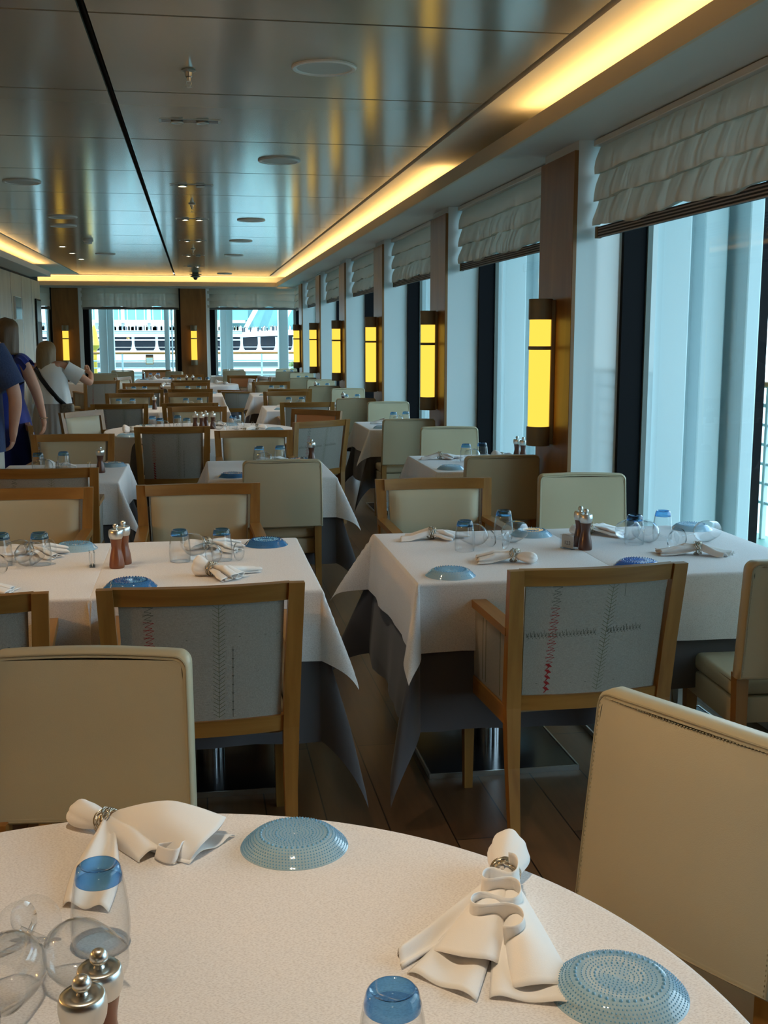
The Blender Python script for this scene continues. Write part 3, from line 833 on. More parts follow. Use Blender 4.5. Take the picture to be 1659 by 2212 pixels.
def make_wine_glass():
    r = empty('wine_glass'); b = MB()
    prof = [(.001, .0), (.02, .0002), (.033, .0), (.0335, .001), (.02, .0022), (.006, .004), (.0036, .009), (.0032, .04), (.0034, .072), (.006, .080), (.016, .086), (.030, .098), (.0395, .115), (.0425, .132), (.0410, .150), (.0365, .172), (.0325, .188)]
    tilt = math.asin(min(1, (.0425-.0335)/.132))
    Rm = Matrix.Translation((0, -.09, .0335)) @ Matrix.Rotation(-PI/2+tilt, 4, 'X')
    b.lathe(prof, 36, Rm); b.lathe([(q-.0012, z) for q, z in prof[9:]], 36, Rm)
    b.build('glass_body', 'glass', r, auto=180)
    return r
def make_mill(mat):
    r = empty('pepper_mill')
    b = MB(); b.lathe([(.001, 0), (.0245, 0), (.0262, .003), (.0262, .012), (.0235, .035), (.0185, .058), (.0165, .070), (.0172, .082), (.0198, .098), (.0205, .102), (.001, .102)], 36); b.build('body', mat, r, auto=50)
    b = MB(); b.lathe([(.0200, .102), (.0212, .103), (.0238, .110), (.0250, .119), (.0246, .127), (.0232, .1325), (.0215, .1345), (.014, .1345), (.006, .1340), (.0045, .137)], 36); cp = b.build('steel_cap', 'steel', r, auto=50)
    b = MB(); b.ball((0, 0, .1455), .0098, 24, 16); b.build('knob', 'steel', cp)
    return r
def make_number_block(text):
    r = empty('table_number_block')
    b = MB()
    b.box(-.03, .03, -.0095, -.0055, 0, .052, .0006, 1); b.box(-.03, .03, .0055, .0095, 0, .052, .0006, 1); b.box(-.03, .03, -.0055, .0055, 0, .004)
    b.build('acrylic_holder', 'acrylic', r, smooth=False)
    b = MB(); b.box(-.028, .028, -.001, .001, .004, .05); cd = b.build('card', 'napkin', r, smooth=False)
    if text:
        for s in (1, -1):
            cu = bpy.data.curves.new('number', 'FONT'); cu.body = text; cu.size = .021; cu.align_x = 'CENTER'; cu.extrude = .0002
            o = bpy.data.objects.new('number', cu); C.objects.link(o); o.parent = cd
            o.location = (0, -.0014*s, .016); o.rotation_euler = (PI/2, 0, 0 if s > 0 else PI); cu.materials.append(M['ink'])
            me = bpy.data.meshes.new_from_object(o.evaluated_get(bpy.context.evaluated_depsgraph_get())); me.materials.clear(); me.materials.append(M['ink'])
            q = bpy.data.objects.new('number', me); C.objects.link(q); q.parent = cd; q.location = o.location; q.rotation_euler = o.rotation_euler; bpy.data.objects.remove(o)
    return r

# ------------------------------------------------------------------ napkins gathered in a wire ring
def ring_mesh(rad=.021, w=.017):
    b = MB(); n = 60
    for k in range(9):
        ph = k*2*PI/9; fr = (2, 3, 4)[k % 3]; off = (k/8-.5)*w
        pts = []
        for i in range(n):
            t = 2*PI*i/n
            pts.append((off+.0045*math.sin(fr*t+ph), (rad+.0014*math.cos(fr*t*1.0+ph))*math.cos(t), (rad+.0014*math.cos(fr*t+ph))*math.sin(t)))
        b.tube(pts, .0011, 6, cyc=True)
    return b
def fan(b, L, w1, h1, n, ang, seed, z0=.018, skew=0., droop=1., curl=.0, ns=26, nt=90, w0=.015, endcut=.0, x0=0.):
    """pleated sheet running from the ring (x=0) along angle ang; n pleats; ends low on the table"""
    rnd = random.Random(seed); ph = rnd.uniform(0, 6.28); P = []
    ca, sa = math.cos(ang), math.sin(ang)
    for i in range(ns+1):
        s = i/ns; row = []
        w = lerp(w0, w1, s**.85); hh = lerp(.017, h1, min(1, s*1.8))*(1-.55*max(0, s-.55)/.45*droop)
        base = lerp(z0, .003, min(1, s*1.6)**.8)
        for j in range(nt+1):
            t = -1+2*j/nt
            a = n*PI*t+ph
            env = (1-abs(t)**3*.85)
            over = .55*w/n*math.sin(2*a)*(1+curl*s)
            x = x0+s*L*(1-endcut*t*t)*(1+.05*math.sin(a*.5+1))
            y = w*t+over+skew*s*s*w1
            z = base+hh*env*(.5+.5*math.cos(a))+.0012
            ta = ang*s if False else ang
            row.append((x*math.cos(ta*min(1, .35+s))-y*math.sin(ta*min(1, .35+s)), x*math.sin(ta*min(1, .35+s))+y*math.cos(ta*min(1, .35+s)), max(.0015, z)))
        P.append(row)
    b.grid(P)
def bulb(b, L, w, h, seed, n=40):
    """closed rounded tail of the napkin behind the ring, pointing to -x"""
    rnd = random.Random(seed); ph = rnd.uniform(0, 6); R = []
    for i in range(17):
        s = i/16
        if s < .75: f = lerp(.42, 1, math.sin(s/.75*PI/2))
        else: f = math.sqrt(max(.02, 1-((s-.75)/.25)**2*.92))
        ring = []
        for j in range(n):
            t = 2*PI*j/n
            q = 1+.09*math.sin(3*t+ph+s*2)+.05*math.sin(7*t+s*5)*s
            ring.append((-s*L, w*f*q*math.cos(t), max(.0015, .0215*(1-s)+h*.52*s+ (h*.5*f)*q*math.sin(t)*(1 if s > .1 else .8))))
        R.append(ring)
    b.loft(R, True, True)
def finish_napkin(r, b, ringloc=(0, 0, .0225), tilt=0., sub=False):
    o = b.build('folded_cloth', 'napkin', r, auto=180)
    m = o.modifiers.new('thickness', 'SOLIDIFY'); m.thickness = .0011; m.offset = 0
    rg = ring_mesh().build('napkin_ring', 'silver', r, loc=ringloc, auto=180); rg.rotation_euler = (0, tilt, 0)
    return r
def make_napkin(kind):
    r = empty('napkin'); b = MB()
    if kind == 0:       # small bow: two-lobed fan in front, rounded tail
        fan(b, .12, .060, .030, 3, .35, 1); fan(b, .13, .035, .022, 2, -.75, 2); bulb(b, .075, .026, .034, 3)
    elif kind == 1:     # long flat roll
        fan(b, .13, .040, .024, 2, .12, 5); flap(b, .115, .015, .034, PI+.12, .0, .02, 6, .020, tip=.3); flap(b, .10, .014, .03, PI-.25, .0, .022, 16, .024, tip=.2); fan(b, .08, .05, .03, 3, -.3, 7)
    elif kind == 2:     # tail upright, spread front
        fan(b, .10, .055, .035, 3, -.25, 8); fan(b, .15, .03, .02, 2, .9, 9); bulb(b, .06, .034, .058, 4)
    return finish_napkin(r, b)
def billow(b, L, w1, h1, ang, side=0., ns=24, nv=36, w0=.016, lip=.0, hp=1., flat=.55, x0=0., wave=.0, ph=0.):
    """an arched sheet opening away from the ring and resting on the table along both edges"""
    P = []; ca, sa = math.cos(ang), math.sin(ang)
    for i in range(ns+1):
        s = i/ns; row = []
        w = lerp(w0, w1, s**.9); h = lerp(.034, h1, math.sin(min(1, s/.6)*PI/2))*(1-(1-flat)*max(0, (s-.5)/.5)**1.5)
        for j in range(nv+1):
            v = j/nv; a = PI*v
            y = -w*math.cos(a)+side*w*(math.sin(a)**2)
            x = x0+s*L*(1+lip*math.sin(a))
            z = .0018+h*math.sin(a)**hp+wave*h*math.sin(3*a+ph)*math.sin(a)*s
            row.append((x*ca-y*sa, x*sa+y*ca, max(.0016, z)))
        P.append(row)
    b.grid(P)
def flap(b, L, w0, w1, ang, x0, z0, seed, curl=.012, tip=.0, ns=22, nt=26, bend=0.):
    """flat hemmed corner lying on the table, with soft waves"""
    rnd = random.Random(seed); p1, p2 = rnd.uniform(0, 6), rnd.uniform(0, 6); P = []
    for i in range(ns+1):
        s = i/ns; row = []; w = lerp(w0, w1, s)*(1-tip*max(0, s-.55)/.45)
        a = ang+bend*s
        for j in range(nt+1):
            t = -1+2*j/nt; x = x0+s*L+.012*t*s; y = w*t
            z = lerp(z0, .0025, min(1, s*1.35))+curl*(.5+.5*math.sin(2.6*t*PI*.5+p1+s*2.2))*(1-.35*s)*(1-t**6)
            row.append((x*math.cos(a)-y*math.sin(a), x*math.sin(a)+y*math.cos(a), z))
        P.append(row)
    b.grid(P)
def scurl(b, x0, x1, w, h, z0, n, ph=0., thick=.0):
    """a cascade of S folds along the ridge, seen as stacked curls"""
    P = []; ns = 60
    for i in range(ns+1):
        s = i/ns; a = n*2*PI*s+ph
        xm = lerp(x0, x1, s)+.010*math.sin(a); zc = lerp(z0, .006, s**1.2); row = []
        for j in range(17):
            t = -1+2*j/16
            y = w*(.7+.5*s)*t+.006*math.cos(a)
            z = zc+(h*(1-.55*s))*(.5+.5*math.cos(a))*(1-.45*t*t)
            row.append((xm+.006*math.cos(a)*t, y, max(.002, z)))
        P.append(row)
    b.grid(P)

def serp(b, x0, x1, A0, z0, z1, n, ph=0., lean=.35, ns=110):
    """the hemmed edge of the cloth standing in a chain of S curls"""
    P = []
    for i in range(ns+1):
        s = i/ns; a = 2*PI*n*s+ph; A = A0*(.75+.8*s)
        x = lerp(x0, x1, s)-.013*math.sin(2*a); y = A*math.sin(a)
        zt = lerp(z0, z1, s)+.004*math.cos(a); row = []
        for j in range(9):
            v = j/8; row.append((x-lean*(zt)*v*.8, y*(1+.15*v), max(.002, zt*(1-v)+.004*v)))
        P.append(row)
    b.grid(P)

# ------------------------------------------------------------------ foreground round table
ZT = .753
t = make_round_table(.742); t.location = (-.126, 1.078, 0)
tag(t, 'large round table under white linen, nearest the camera', 'table')
o = cloth_round(.745, .30, ZT, 5).build('tablecloth', 'white_cloth', None, loc=(-.126, 1.078, 0), auto=180)
tag(o, 'white linen cloth on the large round table nearest the camera', 'tablecloth')
plateH = make_plate(True, 'plate_light'); plateL = make_plate(False, 'plate_light')
PG = 'blue pressed glass plates turned upside down on the tables'
stamp(plateH, (.134, 1.668, ZT), 0, 'pale blue beaded glass plate on the nearest round table, at its far edge', 'plate', PG)
stamp(plateH, (.492, 1.203, ZT), .3, 'pale blue beaded glass plate on the nearest round table, at the lower right', 'plate', PG)
tum = make_tumbler(); wgl = make_wine_glass(); mill = make_mill('walnut'); TG = 'upturned tumblers with blue bases'
stamp(tum, (-.143, 1.416, ZT), 0, 'upturned blue based tumbler on the nearest round table, beside the left napkin', 'glass', TG)
stamp(tum, (.188, 1.075, ZT), 0, 'upturned blue based tumbler cut by the lower edge of the picture', 'glass', TG)
stamp(tum, (-.315, 1.44, ZT), 0, 'upturned blue based tumbler cut by the left edge, on the nearest round table', 'glass', TG)
WG = 'stemmed wine glasses lying on their sides'
for x, y, a, l in ((-.190, 1.358, -2.376, 'with its rim behind the mills'), (-.236, 1.350, 3.05, 'with its foot beside the tumbler'), (-.285, 1.235, -2.9, 'lowest at the left edge')):
    stamp(wgl, (x, y, ZT), a, 'clear wine glass lying on the nearest round table, '+l, 'glass', WG)
stamp(wgl, (.07, 1.02, ZT), -1.3, 'clear wine glass lying at the bottom edge of the picture', 'glass', WG)
MG = 'wooden mills with steel caps'
stamp(mill, (-.118, 1.135, ZT), 0, 'wooden pepper mill with steel cap on the nearest table, the rear one', 'mill', MG)
stamp(mill, (-.131, 1.087, ZT), 0, 'wooden pepper mill with steel cap on the nearest table, the front one', 'mill', MG)
# napkin at the left
r = empty('napkin', 'white napkin in silver ring on the nearest table, left one beside the tumbler', 'napkin', None, (-.158, 1.755, ZT), -.78)
b = MB()
billow(b, .165, .058, .062, .36, .25, lip=.15, wave=.12, ph=.6, flat=.55)
flap(b, .13, .035, .055, .30, .055, .03, 4, .014)
serp(b, .115, .175, .016, .030, .024, 1.0, 1.2)
billow(b, .12, .022, .030, -.16, -.3, flat=.35, wave=.25, ph=2.)
flap(b, .235, .012, .055, -.85, .008, .02, 9, .016, tip=.4)
bulb(b, .085, .026, .040, 3)
finish_napkin(r, b)
# napkin at the right
r = empty('napkin', 'white napkin in silver ring on the nearest table, right one touching a plate', 'napkin', None, (.424, 1.478, ZT), -1.93)
b = MB()
serp(b, .022, .175, .026, .060, .048, 2.4, .3)
billow(b, .20, .045, .040, -.16, .3, flat=.45, lip=.12, wave=.1, ph=1.)
flap(b, .262, .014, .050, -.20, .012, .018, 12, .010)
flap(b, .24, .012, .026, -.48, .01, .018, 14, .022, tip=.5)
billow(b, .25, .040, .034, .28, -.4, flat=.3, lip=.06, wave=.15, ph=2.4)
flap(b, .275, .014, .055, .22, .012, .018, 17, .010)
bulb(b, .078, .030, .062, 8)
finish_napkin(r, b)

# ------------------------------------------------------------------ chairs
armA, armB, armC = make_armchair(0), make_armchair(1), make_armchair(2)
armT = make_armchair(0, 'tan_leather'); sideA = make_side_chair()
AG = 'wood framed armchairs'; SG = 'fully upholstered side chairs'
def place(proto, bx, by, rz, label):
    """bx, by = where the middle of the top of the backrest stands"""
    off = -.283 if proto.name.startswith('armchair') else -.245
    x = bx+off*math.sin(rz); y = by-off*math.cos(rz)
    isarm = proto.name.startswith('armchair')
    return stamp(proto, (x, y, 0), rz, label, 'armchair' if isarm else 'chair', AG if isarm else SG)
fwd = 0.; us = PI
# nearest
place(sideA, -.245, 2.425, us-.16, 'beige leather side chair behind the nearest round table, at the left edge')
fr = make_side_chair(-.045, .44)
a = math.atan2(-.342, .175)
place(fr, .824, 1.80, a, 'beige leather side chair at the right edge, angled beside the nearest round table')
# first row of tables
place(armA, 0.0, 3.06, .02, 'armchair with grey embroidered back, just right of the near left leather chair')
place(armC, -.69, 3.03, .06, 'armchair with grey back cut by the left edge, beside the near embroidered armchair')
place(armB, 1.172, 3.13, .06, 'armchair with red zigzag embroidery on its grey back, right of the aisle, nearest')
place(sideA, 1.86, 3.12, -.06, 'side chair seen from behind at the right edge beside the red embroidered armchair')
place(armA, -.003, 5.23, us+.01, 'armchair facing the camera behind the joined near left tables, aisle side')
place(armA, -.76, 5.2, us, 'armchair facing the camera behind the joined near left tables, at the left edge')
place(armA, 1.115, 5.25, us-.02, 'armchair facing the camera behind the near right double table, aisle side')
place(sideA, 1.875, 5.28, us-.1, 'cream side chair facing the camera in front of the nearest wood column')
# second row
place(armC, -.80, 5.98, -.03, 'armchair seen from behind at the left edge, in the second row')
place(sideA, .455, 6.17, 0.03, 'beige side chair seen from behind at the second row centre table')
place(sideA, 1.715, 6.2, 0, 'dark side chair seen from behind, half hidden by the nearest wood column')
place(armA, -.86, 8.05, us, 'armchair facing the camera behind the second row left table')
place(armA, .40, 8.17, us, 'armchair facing the camera behind the second row centre table')
place(sideA, 1.86, 8.2, us-.06, 'cream side chair facing the camera before the second wood column')
# middle round table
place(armC, -.19, 8.6, -.02, 'armchair with dark grey back at the near side of the middle round table')
place(armB, .99, 9.0, .55, 'turned armchair with pale embroidered back, right near side of the middle round table')
place(armT, 1.09, 10.35, PI-.75, 'armchair with orange tan leather, right far side of the middle round table')
place(armA, -1.04, 10.5, -PI/2-.62, 'turned armchair with pale leather, left far side of the middle round table')
place(armA, -1.30, 9.1, -PI/2+.15, 'armchair seen edge on at the left of the middle round table')
place(armA, 0.0, 11.0, us, 'armchair facing the camera behind the middle round table')
place(sideA, 1.71, 9.05, 0, 'dark side chair seen from behind at the third window table')
# fourth row
place(armC, -.77, 11.56, 0, 'armchair with slate back at the fourth row, left one')
place(armC, -.07, 11.6, 0, 'armchair seen from behind in the fourth row, beside the slate backed one')
place(armC, 1.12, 11.55, 0, 'armchair with grey back right of centre, behind the orange one')
place(armA, -.79, 13.7, us, 'armchair facing the camera behind the fourth row tables, left one')
place(armA, -.10, 13.7, us, 'armchair facing the camera behind the fourth row tables, right one')
place(armA, 1.08, 13.8, us, 'armchair facing the camera behind the fourth row aisle side table')
place(sideA, 1.95, 11.45, us, 'cream side chair facing the camera before the third wood column')
place(sideA, 1.71, 12.15, 0, 'dark side chair seen from behind at the fourth window table')
# fifth row
place(armC, -.70, 14.65, 0, 'armchair seen from behind in the fifth row, left one')
place(armC, -.08, 14.65, 0, 'armchair seen from behind in the fifth row, right one')
place(armC, 1.18, 14.45, 0, 'armchair seen from behind in the fifth row, beyond the aisle')
place(armA, -.77, 16.6, us, 'armchair facing the camera behind the fifth row tables, left one')
place(armA, -.09, 16.7, us, 'armchair facing the camera behind the fifth row tables, right one')
place(armA, 1.09, 16.8, us, 'armchair facing the camera behind the fifth row aisle side table')
place(sideA, 1.93, 14.45, us, 'cream side chair facing the camera before the fourth wood column')
place(sideA, 1.71, 15.2, 0, 'dark side chair seen from behind at the fifth window table')
# far end
place(armC, -.08, 17.5, 0, 'armchair seen from behind at the near side of the far round table')
place(armC, -1.42, 17.6, .45, 'dark armchair at the left near side of the far round table')
place(armA, -1.2, 19.0, -PI/2-.4, 'light wood armchair at the left of the far round table')
place(armA, -.16, 20.0, us, 'armchair facing the camera behind the far round table')
place(armC, .86, 17.75, PI/2+.1, 'low armchair seen from the side, right of the far round table')
place(armT, .80, 19.5, PI-.25, 'brown leather armchair facing the camera, right of the far round table')
place(armA, 1.12, 18.9, PI/2+.3, 'armchair with curved top rail showing, behind the brown leather one')
place(sideA, 1.9, 17.4, us, 'cream side chair facing the camera before the fifth wood column')
place(sideA, 1.70, 18.2, 0, 'dark side chair seen from behind at the sixth window table')
place(sideA, 1.9, 20.6, us, 'cream side chair facing the camera before the sixth wood column')
place(sideA, 1.69, 21.3, 0, 'dark side chair seen from behind at the last window table')
place(sideA, 1.82, 23.1, us, 'cream side chair in the far right corner')
place(sideA, -1.63, 20.9, 0, 'beige side chair seen from behind, at the left of the end table')
place(sideA, -1.42, 22.6, us, 'beige side chair before the left end window, left one')
place(armT, -.78, 22.9, us, 'sunlit tan armchair before the left end window')
place(sideA, -.42, 21.8, us-.8, 'turned beige side chair beside the end column')
place(sideA, .72, 21.9, 0.1, 'beige side chair seen from behind, before the right end window')
place(sideA, .74, 23.0, us, 'beige side chair against the right end window')
place(sideA, -2.1, 17.9, -PI/2, 'beige side chair in profile behind the woman in white')

# ------------------------------------------------------------------ tables
wc = 0
def table(x0, x1, y0, y1, name, ov=(.235, .235, .235, .235), gov=(.5, .5, .5, .5), grey=True, tw=0., kc=.4, z=ZT, sd=None):
    global wc; wc += 1
    w, d = x1-x0, y1-y0; cx, cy = (x0+x1)/2, (y0+y1)/2
    t = tproto.get((round(w, 2), round(d, 2)))
    if t is None: t = tproto[(round(w, 2), round(d, 2))] = make_table(w, d)
    stamp(t, (cx, cy, 0), 0, 'pedestal table of the '+name, 'table', 'square restaurant tables')
    if grey:
        g = cloth_rect(w, d, gov, .7505, 100+wc, .02, kc*.75, tw*.5, .10, .03, .007, under=.2).build('under_cloth', 'grey_cloth', None, loc=(cx, cy, 0), auto=180)
        tag(g, 'slate grey under cloth of the '+name, 'tablecloth', 'slate grey under cloths')
    c = cloth_rect(w+.004, d+.004, ov, z, sd or 10+wc, .012, kc, tw).build('tablecloth', 'white_cloth', None, loc=(cx, cy, 0), auto=180)
    return tag(c, 'white linen cloth over the '+name, 'tablecloth', 'white linen cloths')
tproto = {}
N = dict(
    L1b='near left joined tables, aisle half', L1a='near left joined tables, left half',
    R1a='near right double table, aisle half', R1b='near right double table, window half',
    L2='second row left table', C2='second row centre table', W2='second window table', W3='third window table',
    L4a='fourth row left table', L4b='fourth row middle table', C4='fourth row table right of centre', L5a='fifth row left table', L5b='fifth row middle table',
    C5='fifth row table right of centre', W4='fourth window table', W5='fifth window table', W6='sixth window table', W7='last window table',
    E1='end table before the left end window', E2='corner table beside the woman in white', E3='end table before the right end window')
F = .235; I = .014
table(-.335, .368, 3.47, 4.39, N['L1b'], (I, F, F, F), (I, .5, .5, .5), tw=.0, kc=.38)
table(-1.05, -.347, 3.47, 4.39, N['L1a'], (F, I, F, F), (.5, I, .5, .5))
table(.70, 1.403, 3.50, 4.42, N['R1a'], (F, I, F, F), (.5, I, .5, .5), tw=.5, kc=.5)
table(1.415, 2.118, 3.50, 4.42, N['R1b'], (I, .05, F, F), (I, .05, .4, .4))
table(-1.15, -.445, 6.25, 7.18, N['L2'], tw=.2)
table(.06, .765, 6.30, 7.22, N['C2'], tw=.25)
table(1.39, 2.10, 6.42, 7.32, N['W2'], (F, .05, F, F), (.5, .05, .5, .5), tw=-.2)
table(1.45, 2.14, 9.43, 10.33, N['W3'], (F, .05, F, F), (.5, .05, .5, .5), tw=-.2)
table(-1.10, -.40, 12.0, 12.9, N['L4a'], (F, I, F, F), (.5, I, .5, .5)); table(-.39, .33, 12.0, 12.9, N['L4b'], (I, F+.1, F, F), (I, .5, .5, .5))
table(.74, 1.45, 12.0, 12.9, N['C4'], tw=-.2)
table(-1.10, -.40, 15.0, 15.9, N['L5a'], (F, I, F, F), (.5, I, .5, .5)); table(-.39, .33, 15.0, 15.9, N['L5b'], (I, F, F, F), (I, .5, .5, .5))
table(.74, 1.45, 14.95, 15.85, N['C5'], tw=-.2)
for k, y in (('W4', 12.5), ('W5', 15.56), ('W6', 18.62), ('W7', 21.66)): table(1.45, 2.14, y, y+.86, N[k], (F, .05, F, F), (.5, .05, .5, .5), tw=-.2)
table(-1.07, -.42, 20.6, 21.4, N['E1'])
table(-2.5, -1.85, 19.4, 20.1, N['E2'])
table(.3, .95, 22.2, 22.85, N['E3'])
for x, y, R, nm in ((.03, 9.66, .80, 'middle round table'), (-.05, 18.7, .72, 'far round table')):
    t = make_round_table(R-.01); t.location = (x, y, 0); tag(t, 'round pedestal table under the cloths, '+nm, 'table')
    o = cloth_round(R-.004, .52, .7505, 8, 11, .05).build('under_cloth', 'grey_cloth', None, loc=(x, y, 0), auto=180); tag(o, 'slate grey under cloth of the '+nm, 'tablecloth')
    o = cloth_round(R, .27, ZT, 7, 10, .03).build('tablecloth', 'white_cloth', None, loc=(x, y, 0), auto=180); tag(o, 'white linen cloth over the '+nm, 'tablecloth')

# ------------------------------------------------------------------ things on the tables
naps = [make_napkin(i) for i in range(3)]; millD = make_mill('walnut_dark')
def P_(x, y, where, col='plate_light', a=0):
    o = stamp(plateL, (x, y, ZT), a, ('deep' if col == 'plate_deep' else 'vivid' if col == 'plate_vivid' else 'pale')+' blue glass plate, '+where, 'plate', PG)
    for c in o.children: recolor(c, col if c.name.startswith('dish') else 'bead' if col == 'plate_light' else 'bead_deep')
def T_(x, y, where): stamp(tum, (x, y, ZT), 0, 'upturned blue based tumbler, '+where, 'glass', TG)
def G_(x, y, a, where): stamp(wgl, (x, y, ZT), a, 'tipped clear wine glass, '+where, 'glass', WG)
def K_(x, y, a, kind, where): stamp(naps[kind], (x, y, ZT), a, 'ringed white napkin, '+where, 'napkin', 'white napkins in silver rings', (1.1, 1.1, 1.1))
def M_(x, y, where, p=None): stamp(p or mill, (x, y, ZT), 0, 'wooden mill with steel cap, '+where, 'mill', MG)
# near left pair
P_(-.226, 3.60, 'front of the near left tables, beside the seam', 'plate_deep'); P_(.248, 4.262, 'far aisle corner of the near left tables', 'plate_deep')
P_(-.47, 4.295, 'far side of the near left tables, left of the mills', 'plate_light')
M_(-.289, 3.912, 'front one at the centre of the near left tables'); M_(-.268, 3.975, 'rear one at the centre of the near left tables')
T_(-.074, 3.99, 'left one of the pair on the near left tables'); T_(.074, 3.985, 'right one of the pair on the near left tables')
T_(-.557, 4.01, 'near left tables, left of the number block'); T_(-.69, 4.02, 'near left tables, at the left edge')
G_(.0, 4.03, .5, 'between the two right tumblers of the near left tables'); G_(.06, 3.91, 2.2, 'before the right tumbler of the near left tables')
G_(-.62, 3.95, -.6, 'front one at the left edge of the near left tables'); G_(-.60, 4.08, 2.4, 'rear one at the left edge of the near left tables')
K_(.035, 3.72, -.55, 2, 'front one on the near left tables'); K_(.02, 4.20, .1, 0, 'far one on the near left tables, beside the corner plate')
K_(-.72, 3.62, -.5, 1, 'front one at the left edge of the near left tables'); K_(-.62, 4.2, 0, 0, 'far one at the left edge of the near left tables')
nb = make_number_block('123'); nb2 = make_number_block('')
stamp(nb, (1.366, 3.99, ZT), -1.02, 'clear acrylic block with table number 123 on the near right table', 'sign', 'acrylic table number blocks')
stamp(nb2, (-.376, 3.95, ZT), -1.45, 'clear acrylic number block seen edge on, near left tables', 'sign', 'acrylic table number blocks')
# near right pair
P_(.825, 3.60, 'near aisle corner of the near right table'); P_(1.319, 4.30, 'far side of the near right table, middle')
P_(1.506, 3.64, 'near right table, behind the red embroidered armchair', 'plate_vivid'); P_(2.02, 4.33, 'far window corner of the near right table')
M_(1.427, 3.965, 'front one on the near right table', millD); M_(1.43, 4.035, 'rear one on the near right table', millD)
T_(.975, 4.02, 'left one on the near right table, aisle half'); T_(1.184, 4.235, 'right one on the near right table, aisle half')
T_(1.651, 4.04, 'left one on the near right table, window half'); T_(1.80, 4.12, 'right one on the near right table, window half')
G_(1.07, 4.08, .8, 'front one on the aisle half of the near right table'); G_(1.16, 4.12, -1.0, 'rear one on the aisle half of the near right table')
G_(1.73, 4.02, .4, 'front one on the window half of the near right table'); G_(1.70, 4.15, 2.2, 'rear one on the window half of the near right table'); G_(1.90, 4.02, -1.2, 'right one on the window half of the near right table')
K_(.90, 4.27, .05, 1, 'far aisle corner of the near right table'); K_(1.10, 3.78, 2.5, 0, 'near side of the near right table, behind the embroidered armchair')
K_(1.555, 4.28, 0.1, 0, 'far side of the near right table, beside the mills'); K_(1.80, 3.80, 2.75, 1, 'near side of the near right table, window half')
def setting(key, x0, y0, x1, y1, mills_=(), far=True, kinds=(0, 1), pale='plate_light', near=True, far_plate=True):
    """a two place table: plates, tumblers, glasses and napkins"""
    nm = N.get(key, key); cx, cy = (x0+x1)/2, (y0+y1)/2; w = (x1-x0)/2; d = (y1-y0)/2
    if near: P_(cx-.55*w, cy-d*.68, 'front of the '+nm, pale)
    if far_plate: P_(cx+.6*w, cy+d*.72, 'back of the '+nm, pale)
    T_(cx-.25*w, cy+.06, 'left one on the '+nm); T_(cx+.16*w, cy+.09, 'right one on the '+nm)
    G_(cx-.05*w, cy, .6+cx*3, 'between the tumblers of the '+nm)
    K_(cx-.05*w, cy-d*.45, -.4+cy, kinds[0], 'front of the '+nm); K_(cx-.2*w, cy+d*.62, cy*2, kinds[1], 'back of the '+nm)
    for i, (x, y) in enumerate(mills_): M_(x, y, ('front' if i == 0 else 'rear')+' one on the '+nm, millD)
# second row
P_(.19, 6.40, 'front of the '+N['C2'], 'plate_deep'); P_(.63, 7.10, 'back of the '+N['C2'], 'plate_deep')
T_(.374, 6.98, 'left one on the '+N['C2']); T_(.505, 7.0, 'right one on the '+N['C2']); G_(.43, 6.9, .5, 'on the '+N['C2']); K_(.44, 7.06, .2, 0, 'back of the '+N['C2'])
M_(.70, 6.98, 'aisle side of the '+N['C2'], millD)
stamp(nb2, (.64, 6.9, ZT), -1.5, 'clear acrylic number block on the second row centre table', 'sign', 'acrylic table number blocks')
T_(-.93, 6.80, 'left one on the '+N['L2']); T_(-.79, 6.84, 'right one on the '+N['L2']); G_(-.85, 6.72, 1., 'on the '+N['L2']); K_(-.84, 6.9, .4, 2, 'on the '+N['L2'])
M_(-.568, 6.716, 'on the '+N['L2'], millD); P_(-.52, 7.05, 'back corner of the '+N['L2']); stamp(nb2, (-.64, 6.8, ZT), -1.5, 'clear acrylic number block on the second row left table', 'sign', 'acrylic table number blocks')
P_(1.50, 6.56, 'front of the '+N['W2']); P_(1.98, 7.18, 'back of the '+N['W2']); T_(1.68, 6.92, 'left one on the '+N['W2']); T_(1.80, 6.98, 'right one on the '+N['W2'])
G_(1.74, 6.86, .4, 'on the '+N['W2']); K_(1.55, 7.1, 0, 1, 'back left of the '+N['W2']); K_(1.86, 6.72, 2.6, 1, 'front right of the '+N['W2']); K_(1.93, 7.0, .5, 2, 'window side of the '+N['W2'])
M_(2.05, 6.9, 'window side of the '+N['W2'], millD); M_(2.03, 6.97, 'second one at the window side of the '+N['W2'], millD)
stamp(nb2, (1.95, 6.88, ZT), -1.2, 'clear acrylic number block on the second window table', 'sign', 'acrylic table number blocks')
P_(1.58, 9.58, 'front of the '+N['W3']); T_(1.74, 9.94, 'left one on the '+N['W3']); T_(1.86, 9.98, 'right one on the '+N['W3']); G_(1.8, 9.88, .4, 'on the '+N['W3'])
K_(1.68, 10.1, 0, 1, 'back of the '+N['W3']); K_(2.0, 10.0, 1, 0, 'window side of the '+N['W3'])
